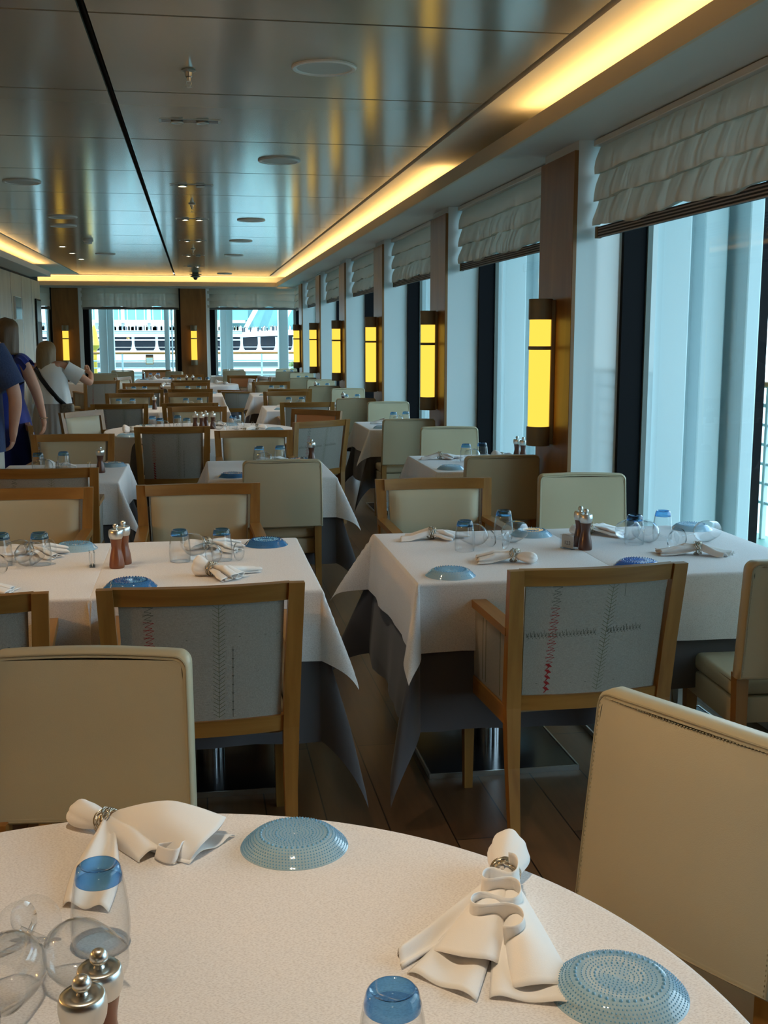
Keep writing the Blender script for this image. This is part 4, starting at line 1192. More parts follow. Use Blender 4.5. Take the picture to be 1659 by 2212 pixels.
# middle round table
rt = 'middle round table'
P_(-.56, 9.12, 'left front of the '+rt); P_(.64, 9.52, 'right side of the '+rt); P_(-.45, 10.0, 'left back of the '+rt); P_(.28, 10.12, 'back of the '+rt)
for i, (x, y, l) in enumerate(((-.38, 9.75, 'left rear'), (-.31, 9.52, 'left front'), (-.17, 9.8, 'centre rear'), (-.09, 9.5, 'centre front'), (.30, 9.72, 'right'))): T_(x, y, l+' one on the '+rt)
for i, (x, y, l) in enumerate(((-.02, 9.72, 'first from the left'), (.035, 9.66, 'second from the left'), (.07, 9.82, 'third from the left'), (.13, 9.74, 'rightmost'))): M_(x, y, l+' on the '+rt, millD)
G_(.2, 9.62, .6, 'right of the mills on the '+rt); G_(.38, 9.6, 2, 'beside the right tumbler of the '+rt); G_(-.24, 9.62, 1, 'among the left tumblers of the '+rt)
K_(-.55, 9.5, .3, 2, 'left side of the '+rt); K_(-.45, 9.72, 0, 0, 'left back of the '+rt); K_(.50, 9.62, 3.1, 0, 'right side of the '+rt); K_(.38, 9.2, 3.0, 1, 'right front of the '+rt); K_(.16, 10.05, .5, 1, 'back of the '+rt)
# farther tables
M_(-.457, 12.44, 'at the seam of the fourth row tables', millD); 
setting('L4a', -1.1, 12, -.4, 12.9, near=False); setting('L4b', -.39, 12, .33, 12.9, near=False)
setting('C4', .74, 12, 1.45, 12.9)
M_(-.46, 15.45, 'at the seam of the fifth row tables', millD)
setting('L5a', -1.1, 15, -.4, 15.9, near=False); setting('L5b', -.39, 15, .33, 15.9, near=False)
setting('C5', .74, 14.95, 1.45, 15.85)
setting('W4', 1.45, 12.5, 2.14, 13.36, ((1.66, 12.85),)); setting('W5', 1.45, 15.56, 2.14, 16.42, ((1.66, 15.9),)); setting('W6', 1.45, 18.62, 2.14, 19.48); setting('W7', 1.45, 21.66, 2.14, 22.5)
rt = 'far round table'
for x, y, l in ((-.42, 18.8, 'leftmost'), (-.28, 18.7, 'second from the left'), (.05, 18.75, 'third from the left'), (.18, 18.7, 'rightmost')): T_(x, y, l+' on the '+rt)
M_(-.16, 18.8, 'left one on the '+rt, millD); M_(-.06, 18.82, 'right one on the '+rt, millD)
K_(.35, 18.95, 1, 2, 'right back of the '+rt); K_(.45, 18.7, 2.2, 0, 'right side of the '+rt); K_(-.5, 18.6, 1, 1, 'left side of the '+rt)
setting('E1', -1.07, 20.6, -.42, 21.4, ((-.95, 20.95),), kinds=(2, 0))
K_(-1.98, 19.6, .4, 0, 'on the corner table beside the woman in white'); K_(-2.08, 19.95, 1.4, 1, 'behind the first on the corner table')
M_(.63, 22.4, 'on the end table before the right end window', millD); P_(.45, 22.4, 'on the end table before the right end window'); 
# ------------------------------------------------------------------ people
def skin_body(name, mat, parent, V, E_, root=0, sub=2):
    """V: {key: (x,y,z,rx,ry)}; E_: list of key pairs"""
    me = bpy.data.meshes.new(name); ks = list(V); ix = {k: i for i, k in enumerate(ks)}
    me.from_pydata([V[k][:3] for k in ks], [(ix[a], ix[b]) for a, b in E_], [])
    o = bpy.data.objects.new(name, me); C.objects.link(o); o.parent = parent
    sk = o.modifiers.new('skin', 'SKIN'); sk.use_smooth_shade = True
    for i, k in enumerate(ks):
        d = me.skin_vertices[0].data[i]; d.radius = V[k][3:5]; d.use_root = (i == root)
    sb = o.modifiers.new('smooth', 'SUBSURF'); sb.levels = sub; sb.render_levels = sub
    me.materials.append(M[mat]); return o
def hand(V, E_, wk, sx, wx, wy, wz, d, lat, pref, curl=.5):
    """palm and five fingers hanging from wrist wk; d = hand direction, lat = thumb side direction"""
    d = Vector(d).normalized(); lat = Vector(lat).normalized(); nrm = d.cross(lat).normalized()*sx
    W = Vector((wx, wy, wz)); pc = W+d*.05
    V[pref+'p'] = (*pc, .026, .016); E_.append((wk, pref+'p'))
    for i, (l, o_, r_) in enumerate(((.072, .026, .0095), (.080, .009, .0098), (.075, -.009, .0095), (.058, -.026, .0085))):
        b0 = W+d*.088+lat*o_*.9; b1 = b0+(d*math.cos(curl)+nrm*math.sin(curl))*l*.5; b2 = b1+(d*math.cos(curl*2.2)+nrm*math.sin(curl*2.2))*l*.5
        V['%sf%da' % (pref, i)] = (*b0, r_, r_); V['%sf%db' % (pref, i)] = (*b1, r_*.92, r_*.92); V['%sf%dc' % (pref, i)] = (*b2, r_*.75, r_*.75)
        E_ += [(pref+'p', '%sf%da' % (pref, i)), ('%sf%da' % (pref, i), '%sf%db' % (pref, i)), ('%sf%db' % (pref, i), '%sf%dc' % (pref, i))]
    t0 = W+d*.035+lat*.03; t1 = t0+(d*.8+lat*.45+nrm*.3).normalized()*.032; t2 = t1+(d*.95+nrm*.4).normalized()*.026
    V[pref+'t0'] = (*t0, .012, .012); V[pref+'t1'] = (*t1, .0105, .0105); V[pref+'t2'] = (*t2, .009, .009)
    E_ += [(pref+'p', pref+'t0'), (pref+'t0', pref+'t1'), (pref+'t1', pref+'t2')]
def figure(k, w=1., headz=0., bust=0.):
    """standing figure of nominal height 1.72 scaled by k, facing +y; returns V, E"""
    V = {'pel': (0, 0, .95*k, .15*w, .105*w), 'bel': (0, .01, 1.10*k, .135*w, .10*w), 'che': (0, .0, 1.28*k, .15*w, .105*w), 'clav': (0, -.005, 1.415*k, .085*w, .07*w),
         'neck': (0, .0, 1.48*k, .052, .052), 'jaw': (0, .025, 1.555*k, .062, .072), 'hd': (0, .015, 1.63*k, .072, .088), 'crn': (0, .005, 1.685*k, .055, .07)}
    E_ = [('pel', 'bel'), ('bel', 'che'), ('che', 'clav'), ('clav', 'neck'), ('neck', 'jaw'), ('jaw', 'hd'), ('hd', 'crn')]
    V['nose'] = (0, .118, 1.60*k, .011, .012); E_.append(('hd', 'nose'))
    for s, n in ((-1, 'l'), (1, 'r')):
        V[n+'ear'] = (s*.078, .0, 1.60*k, .012, .018); E_.append(('hd', n+'ear'))
        V[n+'sh'] = (s*.175*w, -.005, 1.395*k, .056*w, .056*w); E_.append(('clav', n+'sh'))
        V[n+'hip'] = (s*.09*w, 0, .86*k, .088*w, .092*w); V[n+'kn'] = (s*.10*w, .01, .49*k, .056, .058); V[n+'an'] = (s*.10*w, -.01, .09*k, .036, .038)
        V[n+'toe'] = (s*.115*w, .13, .03, .038, .026); V[n+'heel'] = (s*.10*w, -.045, .035, .034, .032)
        E_ += [('pel', n+'hip'), (n+'hip', n+'kn'), (n+'kn', n+'an'), (n+'an', n+'toe'), (n+'an', n+'heel')]
    return V, E_
def ring3(cx, cy, z, rx, ry, n=28, wob=0., f=5, ph=0., tilt=0.):
    return [(cx+rx*(1+wob*math.sin(f*t+ph))*math.cos(t), cy+ry*(1+wob*math.sin(f*t+ph))*math.sin(t), z+tilt*math.cos(t)) for t in [2*PI*j/n for j in range(n)]]
def arm_sleeve(b, A, B_, r0, r1, n=16):
    A, B_ = Vector(A), Vector(B_); b.tube([A, A.lerp(B_, .35), A.lerp(B_, .7), B_], [r0, r0*1.02, (r0+r1)/2, r1], n, caps=False)

def hair_shell(b, cx, cy, zt, z0, rx, ry, wob=.05, seed=1, inward=0., backlen=0.):
    ph = seed; R = []
    for i in range(17):
        s = i/16; z = lerp(zt, z0, s)
        f = math.sqrt(max(0.0, 1-(1-min(1, s*3.2))**2)) if s < .32 else 1
        f *= (1-inward*max(0, s-.6)/.4)
        R.append([(cx+rx*f*(1+wob*math.sin(9*t+ph+s*3)*s)*math.cos(t), cy+ry*f*(1+wob*math.sin(7*t+ph)*s)*math.sin(t)-backlen*s, z+(.03*(1 if math.sin(t) > .3 else 0))*s) for t in [2*PI*j/40 for j in range(40)]])
    b.loft(R, True, True)

# man in a navy shirt, cut by the left edge
r = empty('person', 'man in a heathered navy t-shirt and pale shorts, cut by the left edge', 'person', None, (-1.50, 7.8, 0), -.05)
k = 1.06; V, E_ = figure(k, 1.18)
V['rel'] = (.315, -.03, 1.16, .047, .047); V['rwr'] = (.275, .04, .915, .032, .030); E_ += [('rsh', 'rel'), ('rel', 'rwr')]
V['rfm'] = (.308, -.01, 1.08, .050, .048); E_.remove(('rel', 'rwr')); E_ += [('rel', 'rfm'), ('rfm', 'rwr')]
hand(V, E_, 'rwr', -1, .275, .04, .915, (-.12, .12, -1), (.1, 1, 0), 'rh', .45)
V['lel'] = (-.33, -.02, 1.16, .047, .047); V['lwr'] = (-.30, .06, .915, .032, .030); E_ += [('lsh', 'lel'), ('lel', 'lwr')]
hand(V, E_, 'lwr', 1, -.30, .06, .915, (.05, .1, -1), (-.1, 1, 0), 'lh', .45)
skin_body('body', 'skin', r, V, E_)
b = MB(); b.loft([ring3(0, 0, .78, .225, .165, wob=.02), ring3(0, 0, .9, .228, .17), ring3(0, .02, 1.05, .222, .168), ring3(0, .01, 1.25, .218, .155), ring3(0, -.005, 1.40, .215, .14), ring3(0, -.005, 1.49, .18, .11), ring3(0, 0, 1.56, .085, .08)], True, False)
for s in (-1, 1): arm_sleeve(b, (s*.165, -.005, 1.455), (s*.298, -.02, 1.205), .098, .088)
b.build('t_shirt', 'navy', r, auto=180)
b = MB(); b.loft([ring3(0, 0, .95, .20, .15), ring3(0, 0, .78, .205, .155)], True, False)
for s in (-1, 1): b.loft([ring3(s*.10, 0, .84, .115, .13), ring3(s*.105, 0, .65, .11, .12), ring3(s*.11, .005, .50, .105, .11)], True, False)
b.build('shorts', 'shorts', r, auto=180)
b = MB(); hair_shell(b, 0, -.005, 1.84, 1.66, .092, .105, .02, 2); b.build('hair', 'hair', r, auto=180)
for s in (-1, 1):
    b = MB(); b.loft([ring3(s*.112, .04, .002, .05, .135), ring3(s*.112, .04, .03, .052, .137), ring3(s*.11, .02, .075, .045, .08)], True, True); b.build('shoe', 'shoe', r)

# woman in a royal blue dress
r = empty('person', 'woman with shoulder length brown hair in a royal blue dress with ruffled sleeves', 'person', None, (-1.52, 9.3, 0), -.15)
V, E_ = figure(.965, 1.0); HZ = 0
for q in ('jaw', 'hd', 'crn', 'nose', 'lear', 'rear'): x, y, z, a, c = V[q]; V[q] = (x+.05, y+.02, z, a, c)
V['rel'] = (.27, .0, 1.10, .045, .045); V['rwr'] = (.30, .05, .90, .027, .026); E_ += [('rsh', 'rel'), ('rel', 'rwr')]
hand(V, E_, 'rwr', -1, .30, .05, .90, (-.02, .1, -1), (.1, 1, 0), 'rh', .4)
V['lel'] = (-.25, .02, 1.10, .045, .045); V['lwr'] = (-.26, .12, .90, .027, .026); E_ += [('lsh', 'lel'), ('lel', 'lwr')]
hand(V, E_, 'lwr', 1, -.26, .12, .90, (.02, .2, -1), (-.1, 1, 0), 'lh', .4)
skin_body('body', 'skin', r, V, E_)
b = MB(); b.loft([ring3(0, 0, .22, .30, .26, 60, .07, 9), ring3(0, 0, .45, .27, .235, 60, .06, 9), ring3(0, 0, .70, .235, .205, 60, .04, 9), ring3(0, -.01, .90, .205, .175, 60, .02, 9), ring3(0, 0, 1.05, .165, .135, 60), ring3(0, .0, 1.22, .175, .135, 60), ring3(0, -.005, 1.35, .175, .115, 60), ring3(0, -.005, 1.41, .115, .085, 60)], True, False)
b.build('dress', 'royal', r, auto=180)
for s in (-1, 1):
    b = MB(); P = []
    for i in range(9):
        q = i/8; row = []
        for j in range(41):
            t = -1.4+2.8*j/40; rad = .055+.055*q
            row.append((s*(.125+.11*q+.012*q*math.sin(11*t)), -.02+1.15*rad*math.sin(t)*1.3+.01*q*math.sin(9*t), 1.40+.03*math.sin(q*PI)-.05*q-.16*(1-math.cos(t))*.6+.008*q*math.cos(13*t)))
        P.append(row)
    b.grid(P); b.build('ruffle', 'royal', r, auto=180)
b = MB(); hair_shell(b, .05, -.005, 1.69, 1.40, .098, .115, .07, 5, .0, .02); b.build('hair', 'hair', r, auto=180)
for s in (-1, 1):
    b = MB(); b.loft([ring3(s*.11, .04, .002, .042, .12), ring3(s*.11, .04, .02, .044, .122), ring3(s*.108, .02, .05, .036, .07)], True, True); b.build('shoe', 'shoe', r)
b = MB(); b.tube([(.30+.03*math.cos(2*PI*j/20), .05+.03*math.sin(2*PI*j/20), .895) for j in range(20)], .003, 6, cyc=True); b.build('bracelet', 'silver', r)

# woman in white taking a picture
r = empty('person', 'fair haired woman in white blouse and grey skirt, raising her arm, black bag strap', 'person', None, (-1.43, 11.6, 0), -.22)
V, E_ = figure(.90, .92)
for q in ('jaw', 'hd', 'crn', 'nose', 'lear', 'rear', 'neck'): x, y, z, a, c = V[q]; V[q] = (x-.05, y+.07, z-.09, a, c)
for q in ('clav', 'lsh', 'rsh'): x, y, z, a, c = V[q]; V[q] = (x-.0, y+.03, z-.02, a, c)
V['rel'] = (.36, .12, 1.07, .038, .038); V['rwr'] = (.315, .30, 1.16, .025, .024); E_ += [('rsh', 'rel'), ('rel', 'rwr')]
hand(V, E_, 'rwr', 1, .315, .30, 1.16, (-.75, .35, .45), (.2, -.2, 1), 'rh', .7)
V['lel'] = (-.22, .16, 1.05, .038, .038); V['lwr'] = (-.06, .34, 1.15, .025, .024); E_ += [('lsh', 'lel'), ('lel', 'lwr')]
hand(V, E_, 'lwr', -1, -.06, .34, 1.15, (.7, .3, .5), (0, -.2, 1), 'lh', .7)
skin_body('body', 'skin', r, V, E_)
b = MB(); b.loft([ring3(0, 0, .88, .195, .15, 48, .05, 9), ring3(0, 0, .96, .185, .145, 48, .03, 9), ring3(0, .0, 1.04, .17, .13, 48, .02, 9), ring3(0, .01, 1.15, .162, .122, 48), ring3(0, .02, 1.225, .155, .11, 48), ring3(-.01, .03, 1.275, .10, .08, 48)], True, False)
arm_sleeve(b, (.14, .03, 1.225), (.275, .08, 1.13), .078, .088); arm_sleeve(b, (-.14, .03, 1.225), (-.20, .12, 1.12), .078, .085)
b.build('blouse', 'blouse', r, auto=180)
b = MB(); b.loft([ring3(0, 0, .25, .25, .22, 90, .05, 22), ring3(0, 0, .5, .225, .19, 90, .04, 22), ring3(0, 0, .8, .18, .15, 90, .02, 22), ring3(0, 0, .93, .155, .13, 90)], True, False); b.build('skirt', 'skirt', r, auto=180)
b = MB(); hair_shell(b, -.05, .06, 1.50, 1.16, .094, .108, .06, 7, .15, .05); b.build('hair', 'hair2', r, auto=180)
b = MB()
for o_, w in ((0, .016),):
    pts = [(-.125, -.075, 1.235), (-.06, -.125, 1.14), (.03, -.148, 1.03), (.11, -.135, .93), (.17, -.09, .86)]
    P = [[Vector(p)+Vector((-w, 0, -w)) for p in pts], [Vector(p)+Vector((w, -.004, w)) for p in pts]]; b.grid(P)
st = b.build('bag_strap', 'strap', r, auto=180); m = st.modifiers.new('t', 'SOLIDIFY'); m.thickness = .004
b = MB(); b.box(.13, .25, -.13, -.05, .76, .88, .02, 3); b.build('shoulder_bag', 'bag', r)
for s in (-1, 1):
    b = MB(); b.loft([ring3(s*.10, .04, .002, .04, .115), ring3(s*.10, .04, .02, .042, .117), ring3(s*.10, .02, .05, .034, .07)], True, True); b.build('shoe', 'shoe', r)
r = empty('phone', 'dark mobile phone held up by the woman in white', 'phone', None, (-1.27, 11.98, 1.15), -.22)
b = MB(); b.box(-.075, .075, -.004, .004, 0, .075, .003, 2); b.build('case', 'black', r)

# ------------------------------------------------------------------ outside
def outer_pier(k):
    r = empty('trim_pier', 'white painted ship side pier outside the glass'); struct(r)
    b = MB(); a, c = Yn(k), Yf(k)
    b.box(2.42, 2.62, a+.02, c-.02, -.1, 3.4, .008, 2); b.box(2.60, 2.78, a+.3, c-.2, -.1, 3.4)
    b.box(2.76, 2.90, a+.17, c-.12, -.1, 3.4, .01, 2); b.box(2.89, 2.96, a+.28, c-.2, -.1, 3.4); b.box(2.955, 3.04, a+.04, c-.04, -.1, 3.4, .01, 2)
    b.build('pier', 'outer_white', r, smooth=False)
    b = MB(); b.box(3.045, 3.075, a+.06, c-.06, -.1, 3.4); b.box(3.09, 3.12, a+.1, c-.1, -.1, 3.4); b.build('seal', 'black_seal', r, smooth=False)
for k in range(-2, 6): outer_pier(k)
r = empty('trim_end_posts', 'pale posts outside the end windows'); struct(r); b = MB()
for x0, x1, y0, y1 in ((-1.98, -1.81, 24.25, 24.6), (-1.81, -1.69, 24.4, 24.7), (-.64, -.54, 24.25, 24.6), (-.50, -.47, 24.3, 24.4), (.52, .66, 24.25, 24.6), (.66, .79, 24.4, 24.7), (1.76, 1.96, 24.25, 24.7), (-3.03, -2.95, 24.25, 24.5), (-4.3, -3.9, 24.25, 24.6)):
    b.box(x0, x1, y0, y1, -.1, 3.4, .008, 1)
b.build('posts', 'outer_white', r, smooth=False)
M['deck'] = princ('green_deck', srgb(120, 168, 150), .5); M['handrail'] = princ('varnished_rail', srgb(206, 132, 66), .3)
b = MB(); b.box(2.42, 4.7, YB, 40, -.3, -.12); b.box(-8, 2.42, 24.06, 29, -.3, -.12); o = b.build('floor_deck', 'deck', smooth=False); struct(o, 'green painted open deck')
b = MB(); b.box(-10, 4.7, -14, 24.9, 3.3, 3.4); struct(b.build('ceiling_shade_deck', 'outer_white', smooth=False))  # unseen deck overhead, extended to keep sun off the piers
def railing(name, label, pts, axis):
    r = empty('deck_railing', label, 'railing', 'deck railings')
    (x0, y0), (x1, y1) = pts
    b = MB(); b.tube([(x0, y0, 1.15), (x1, y1, 1.15)], .028, 12); b.build('handrail', 'handrail', r)
    for z in (.98, .82, .66, .5, .34, .18):
        b = MB(); b.tube([(x0, y0, z), (x1, y1, z)], .014 if z < .97 else .018, 8); b.build('rail', 'outer_white', r)
    n = max(2, int(math.hypot(x1-x0, y1-y0)/1.55))
    for i in range(n+1):
        x, y = lerp(x0, x1, i/n), lerp(y0, y1, i/n)
        b = MB(); b.box(x-.02, x+.02, y-.02, y+.02, -.12, 1.14, .004, 1); b.build('stanchion', 'outer_white', r, smooth=False)
railing('r', 'white deck railing with varnished handrail outside the end windows', ((-6.3, 26.), (4.6, 26.)), 'x')
railing('r', 'white deck railing with varnished handrail outside the window side', ((4.6, YB), (4.6, 26.)), 'y')
r = empty('rail_sign', 'orange notice hung on the railing outside the left end window', 'sign', None, (-1.03, 25.95, 0))
b = MB(); b.box(-.085, .085, -.01, 0, .90, 1.07, .004, 1); b.build('panel', M['handrail'], r, smooth=False)
b = MB(); b.box(-.085, .085, -.013, -.01, 1.07, 1.12, .002, 1); b.build('header', 'walnut_dark', r, smooth=False)
b = MB(); b.box(-.07, .07, -.012, -.01, .92, 1.05, .002, 1); b.build('notice_face', M['cove'], r, smooth=False)
r = empty('deck_ventilator', 'yellow cowl on the open deck, outside the left end window', 'ventilator', None, (-2.33, 27.2, 0))
M['yellow'] = princ('yellow_paint', srgb(226, 178, 60), .4)
b = MB(); b.lathe([(.05, -.12), (.05, 1.2), (.16, 1.32), (.10, 1.42), (.07, 1.62), (.02, 1.78)], 20); b.build('cowl', 'yellow', r)

YT = 300.
M['sea'] = princ('harbour_water', srgb(96, 132, 136), .15, bump=(.4, 1., (1, 1, 1)))
b = MB(); b.box(-400, 1500, -300, YT-12, -9.2, -9); o = b.build('ground_water', 'sea', smooth=False); struct(o, 'grey green harbour water')
M['t_white'] = princ('terminal_white', srgb(236, 242, 242), .6); M['t_glass'] = princ('terminal_glass', srgb(96, 150, 152), .12, noise=(.25, .35, (1, 1, 1)))
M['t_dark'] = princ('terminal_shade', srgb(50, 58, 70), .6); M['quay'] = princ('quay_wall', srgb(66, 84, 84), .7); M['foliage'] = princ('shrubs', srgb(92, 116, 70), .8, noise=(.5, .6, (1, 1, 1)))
r = empty('terminal_building', 'white cruise terminal with glass front and balconies seen through the end windows', 'building', None, (0, YT, 0))
b = MB(); b.box(-70, 14, 6, 30, 5.5, 30); b.build('glass_front', 't_glass', r, smooth=False)
b = MB(); b.box(10, 90, 10, 30, 3, 30); b.build('glass_front', 't_glass', r, smooth=False)
for i in range(12):
    x = -66+i*6.7; b = MB(); b.box(x, x+.9, 5.2, 6.1, 3., 30); b.build('mullion', 't_white', r, smooth=False)
b = MB()
for i in range(34): b.box(-66+i*2.2, -66+i*2.2+.18, 5.8, 6, 5.5, 30)
for z in (8.4, 11.3, 14.2): b.box(-70, 14, 5.7, 6, z, z+.3)
b.build('glazing_bars', 't_white', r, smooth=False)
b = MB(); b.box(-70, 13, -1, 6, 4.7, 5.4); b.build('cornice', 't_white', r, smooth=False)
def arc_slab(z0, z1, yo, xs=(12, 90)):
    bb = MB(); R = []
    for i in range(25):
        x = lerp(xs[0], xs[1], i/24); y = yo-7*math.sin(PI*i/24); dz = 1.2*math.sin(PI*i/24)
        R.append([(x, y, z0+dz), (x, y, z1+dz), (x, y+9, z1+dz), (x, y+9, z0+dz)])
    bb.loft(R); return bb
b = MB(); b.box(-70, 12, -3, 5, 1.1, 1.9); b.box(-70, 12, -3.1, -3, 2.05, 2.2); b.box(-70, 12, -3.1, -3, 2.55, 2.75); b.build('balcony', 't_white', r, smooth=False)
b = MB(); b.box(-70, 12, -2.9, -2.8, 1.9, 2.7); b.build('balustrade_glass', 't_glass', r, smooth=False)
b = MB(); b.box(-70, 12, -2.9, -2.8, .2, .5); b.box(-70, 90, 0, .1, -1.6, -1.45); b.build('beam', 't_white', r, smooth=False)
arc_slab(1.0, 2.3, 0).build('balcony', 't_white', r, smooth=False)
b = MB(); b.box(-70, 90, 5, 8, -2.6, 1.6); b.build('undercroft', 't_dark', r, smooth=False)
for i in range(26):
    x = -64+i*6. if i < 13 else 12+(i-13)*4.6; b = MB(); b.quadbar([(x, 1.5, -2.4), (x, 1.5, -1.7), (x, 1.5, -.6), (x, 1.5, 1.1)], [1.7, .9, .6, .7], .8); b.build('pillar', 't_white', r, smooth=False)
for i in range(6):
    x = 13+i*9.; b = MB(); b.quadbar([(x, 4, 3.0), (x+5.2, 6, 12.), (x+10, 8, 20)], 1.3, 1.2); b.build('strut', 't_white', r, smooth=False)
b = MB(); b.box(-70, 90, -4, 8, -5.3, -2.4); b.build('base_wall', 't_white', r, smooth=False)
b = MB(); b.box(-70, 90, -5, 8, -6.6, -5.3); b.build('quay_wall', 'quay', r, smooth=False)
b = MB(); b.box(-70, 90, -7, 8, -7.6, -6.6); b.build('quay_step', 't_white', r, smooth=False)
b = MB(); b.box(-70, 90, -7, 8, -9.3, -7.6); b.build('quay_wall', 'quay', r, smooth=False)
rnd = random.Random(4)
crowd = ['t_white', 't_dark', 'trim_grey', 'leather', 't_dark']
b = MB()
for i in range(640):
    x = rnd.uniform(-66, 88); z = 2.7 if x < 12 else 2.3+1.2*math.sin(PI*(x-12)/78)
    y = -2.2 if x < 12 else 0.6-7*math.sin(PI*(x-12)/78)
    h = rnd.uniform(1.0, 1.4); w = rnd.uniform(.16, .24)
    b.box(x-w, x+w, y-.2, y+.2, z, z+h*.82); b.ball((x, y, z+h*.92), .16, 6, 4)
o = b.build('crowd', crowd, None, loc=(0, YT, 0), smooth=False)
for j, f in enumerate(o.data.polygons): f.material_index = (int(f.center.x*7.3) % 5)
tag(o, 'distant crowd of people along the terminal balcony', 'crowd', kind='stuff')
b = MB()
for i in range(260):
    x = rnd.uniform(24, 88); b.ball((x, YT-9+rnd.uniform(-1, 1), -6.2+rnd.uniform(-1.2, .8)), rnd.uniform(.4, .9), 6, 4)
o = b.build('shrubbery', 'foliage', smooth=False); tag(o, 'shrubs on the quay below the terminal, seen through the right end window', 'shrubs', kind='stuff')
b = MB()
for i in range(40):
    x = 260+i*30; h = 30+50*abs(math.sin(i*.7))*rnd.uniform(.6, 1)
    b.lathe([(60+h, -9), (30+h*.4, h*.6-9), (1, h)], 10, Matrix.Translation((900+40*math.sin(i), -300+i*45, 0)))
o = b.build('ground_hills', princ('far_hills', srgb(120, 146, 160), .9)); struct(o, 'far hills across the harbour')

# ------------------------------------------------------------------ light
def area(name, loc, rot, sx, sy, power, col, spread=PI):
    l = bpy.data.lights.new(name, 'AREA'); l.shape = 'RECTANGLE'; l.size = sx; l.size_y = sy; l.energy = power; l.color = col; l.spread = spread
    o = bpy.data.objects.new(name, l); C.objects.link(o); o.location = loc; o.rotation_euler = rot; return o
WARM = (1, .60, .21)
def lamp(loc, e, col, r=.07):
    l = bpy.data.lights.new('added_amber_fill', 'POINT'); l.energy = e; l.color = col; l.shadow_soft_size = r
    o = bpy.data.objects.new('added_amber_fill', l); C.objects.link(o); o.location = loc; return o
lamp((-2.6, 2.5, 1.4), 30, (1, .50, .14))  # added amber fill without a fitting, warms the chair at the right edge
# hidden cove strips, lying on the soffit behind the lip
LED = 2.1
for (y0, y1) in ((YB, 5.95), (8.0, 23.4)):
    area('cove_strip_right', (1.78, (y0+y1)/2, 2.60), (PI, 0, 0), .05, y1-y0, LED*(y1-y0), WARM)
area('cove_strip_left', (-2.52, 8.8, 2.60), (PI, 0, 0), .05, 22, LED*22, WARM)
area('cove_strip_end', (-2.2, 23.58, 2.60), (PI, 0, 0), 7.8, .05, LED*7.8*1.15, WARM)
def spot(loc, e, ang=1.3, blend=.6, col=(1, .80, .56), r=.03, aim=(0, 0, -1)):
    l = bpy.data.lights.new('ceiling_spot', 'SPOT'); l.energy = e; l.spot_size = ang; l.spot_blend = blend; l.color = col; l.shadow_soft_size = r
    o = bpy.data.objects.new('ceiling_spot', l); C.objects.link(o); o.location = loc
    o.rotation_euler = Vector(aim).to_track_quat('-Z', 'Y').to_euler(); return o
spot((-.06, 1.12, 2.70), 46, 1.5, .8, aim=(.12, .1, -1)); spot((.06, 1.12, 2.70), 22, 1.2, .8, aim=(.45, .25, -1))
spot((-.9, 3.9, 2.70), 26, 1.5, .8); spot((.0, 3.9, 2.70), 20, 1.3, .9, aim=(.1, 0, -1))
spot((-.07, 9.33, 2.69), 36, 1.5, .8)
for y in (12.0, 14.7): spot((-.07, y, 2.69), 26, 1.5, .8); spot((.07, y, 2.69), 22, 1.5, .8)
spot((-.07, 17.4, 2.69), 30, 1.5, .8); spot((.07, 20.1, 2.69), 30, 1.5, .8)
for y in (16.0, 17.24, 18.57): spot((-1.74, y, 2.70), 18, 1.4, .7)
for k in range(-1, 7):
    ya = Yf(k-1); yb = Yn(k) if k < 6 else 23.7
    o = area('window_portal', (2.36, (ya+yb)/2, 1.3), (0, PI/2, 0), 2.4, yb-ya, 1, (1, 1, 1)); o.data.cycles.is_portal = True
for x0, x1 in ((-4.93, -2.84), (-2.32, -.29), (.23, 2.2)):
    o = area('window_portal', ((x0+x1)/2, 24.0, 1.3), (PI/2, 0, PI), x1-x0, 2.4, 1, (1, 1, 1)); o.data.cycles.is_portal = True
l = bpy.data.lights.new('sun', 'SUN'); l.energy = 3.; l.angle = .01; l.color = (1, .97, .92)
o = bpy.data.objects.new('sun', l); C.objects.link(o); o.rotation_euler = Vector((-.35, .75, -.9)).to_track_quat('-Z', 'Y').to_euler(); 
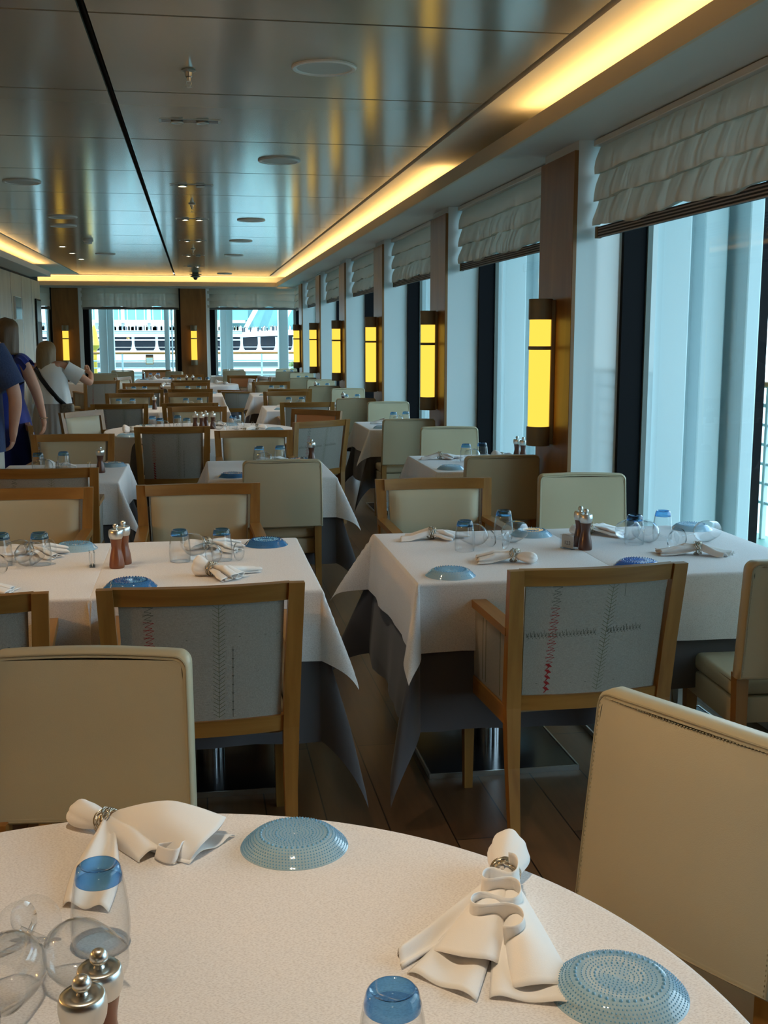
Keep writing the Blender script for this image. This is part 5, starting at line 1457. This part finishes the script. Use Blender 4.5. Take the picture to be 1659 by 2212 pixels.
o.rotation_euler = Vector((.30, .75, -.8)).to_track_quat('-Z', 'Y').to_euler()
w = bpy.data.worlds.new('sky'); sc.world = w; w.use_nodes = True; nt = w.node_tree; nt.nodes.clear()
out = nt.nodes.new('ShaderNodeOutputWorld'); bg = nt.nodes.new('ShaderNodeBackground'); bg.inputs[1].default_value = 4.3
tc = nt.nodes.new('ShaderNodeTexCoord'); sp2 = nt.nodes.new('ShaderNodeSeparateXYZ'); cr = nt.nodes.new('ShaderNodeValToRGB')
cr.color_ramp.elements[0].position = .0; cr.color_ramp.elements[0].color = (.74, .88, .94, 1)
cr.color_ramp.elements[1].position = .6; cr.color_ramp.elements[1].color = (.50, .72, .95, 1)
nt.links.new(tc.outputs['Generated'], sp2.inputs[0]); nt.links.new(sp2.outputs[2], cr.inputs[0]); nt.links.new(cr.outputs[0], bg.inputs[0]); nt.links.new(bg.outputs[0], out.inputs[0])

# ------------------------------------------------------------------ camera
f, vp = 2420., (422, 724)
y = Vector((vp[0]-829.5, -(vp[1]-1106), -f)).normalized()
up = Vector((0, 1, 0)); up = Vector((0, 1, -(y.y)/y.z)).normalized(); x = y.cross(up)
cd = bpy.data.cameras.new('camera'); cam = bpy.data.objects.new('camera', cd); C.objects.link(cam)
cd.sensor_fit = 'HORIZONTAL'; cd.sensor_width = 36; cd.lens = 36*f/1659; cd.clip_start = .05; cd.clip_end = 3000
cam.matrix_world = Matrix.Translation((0, 0, H)) @ Matrix((x, y, up)).to_4x4()
sc.camera = cam
vs = sc.view_settings; sc.display_settings.display_device = 'sRGB'; vs.view_transform = 'Standard'; vs.look = 'None'; vs.gamma = 1; vs.use_curve_mapping = False; vs.exposure = 0.25
cy = sc.cycles
cy.use_denoising = True; cy.max_bounces = 8; cy.diffuse_bounces = 4; cy.glossy_bounces = 4; cy.transmission_bounces = 8; cy.transparent_max_bounces = 24
cy.caustics_reflective = False; cy.caustics_refractive = False; cy.sample_clamp_indirect = 6; cy.use_adaptive_sampling = True; cy.adaptive_threshold = .02
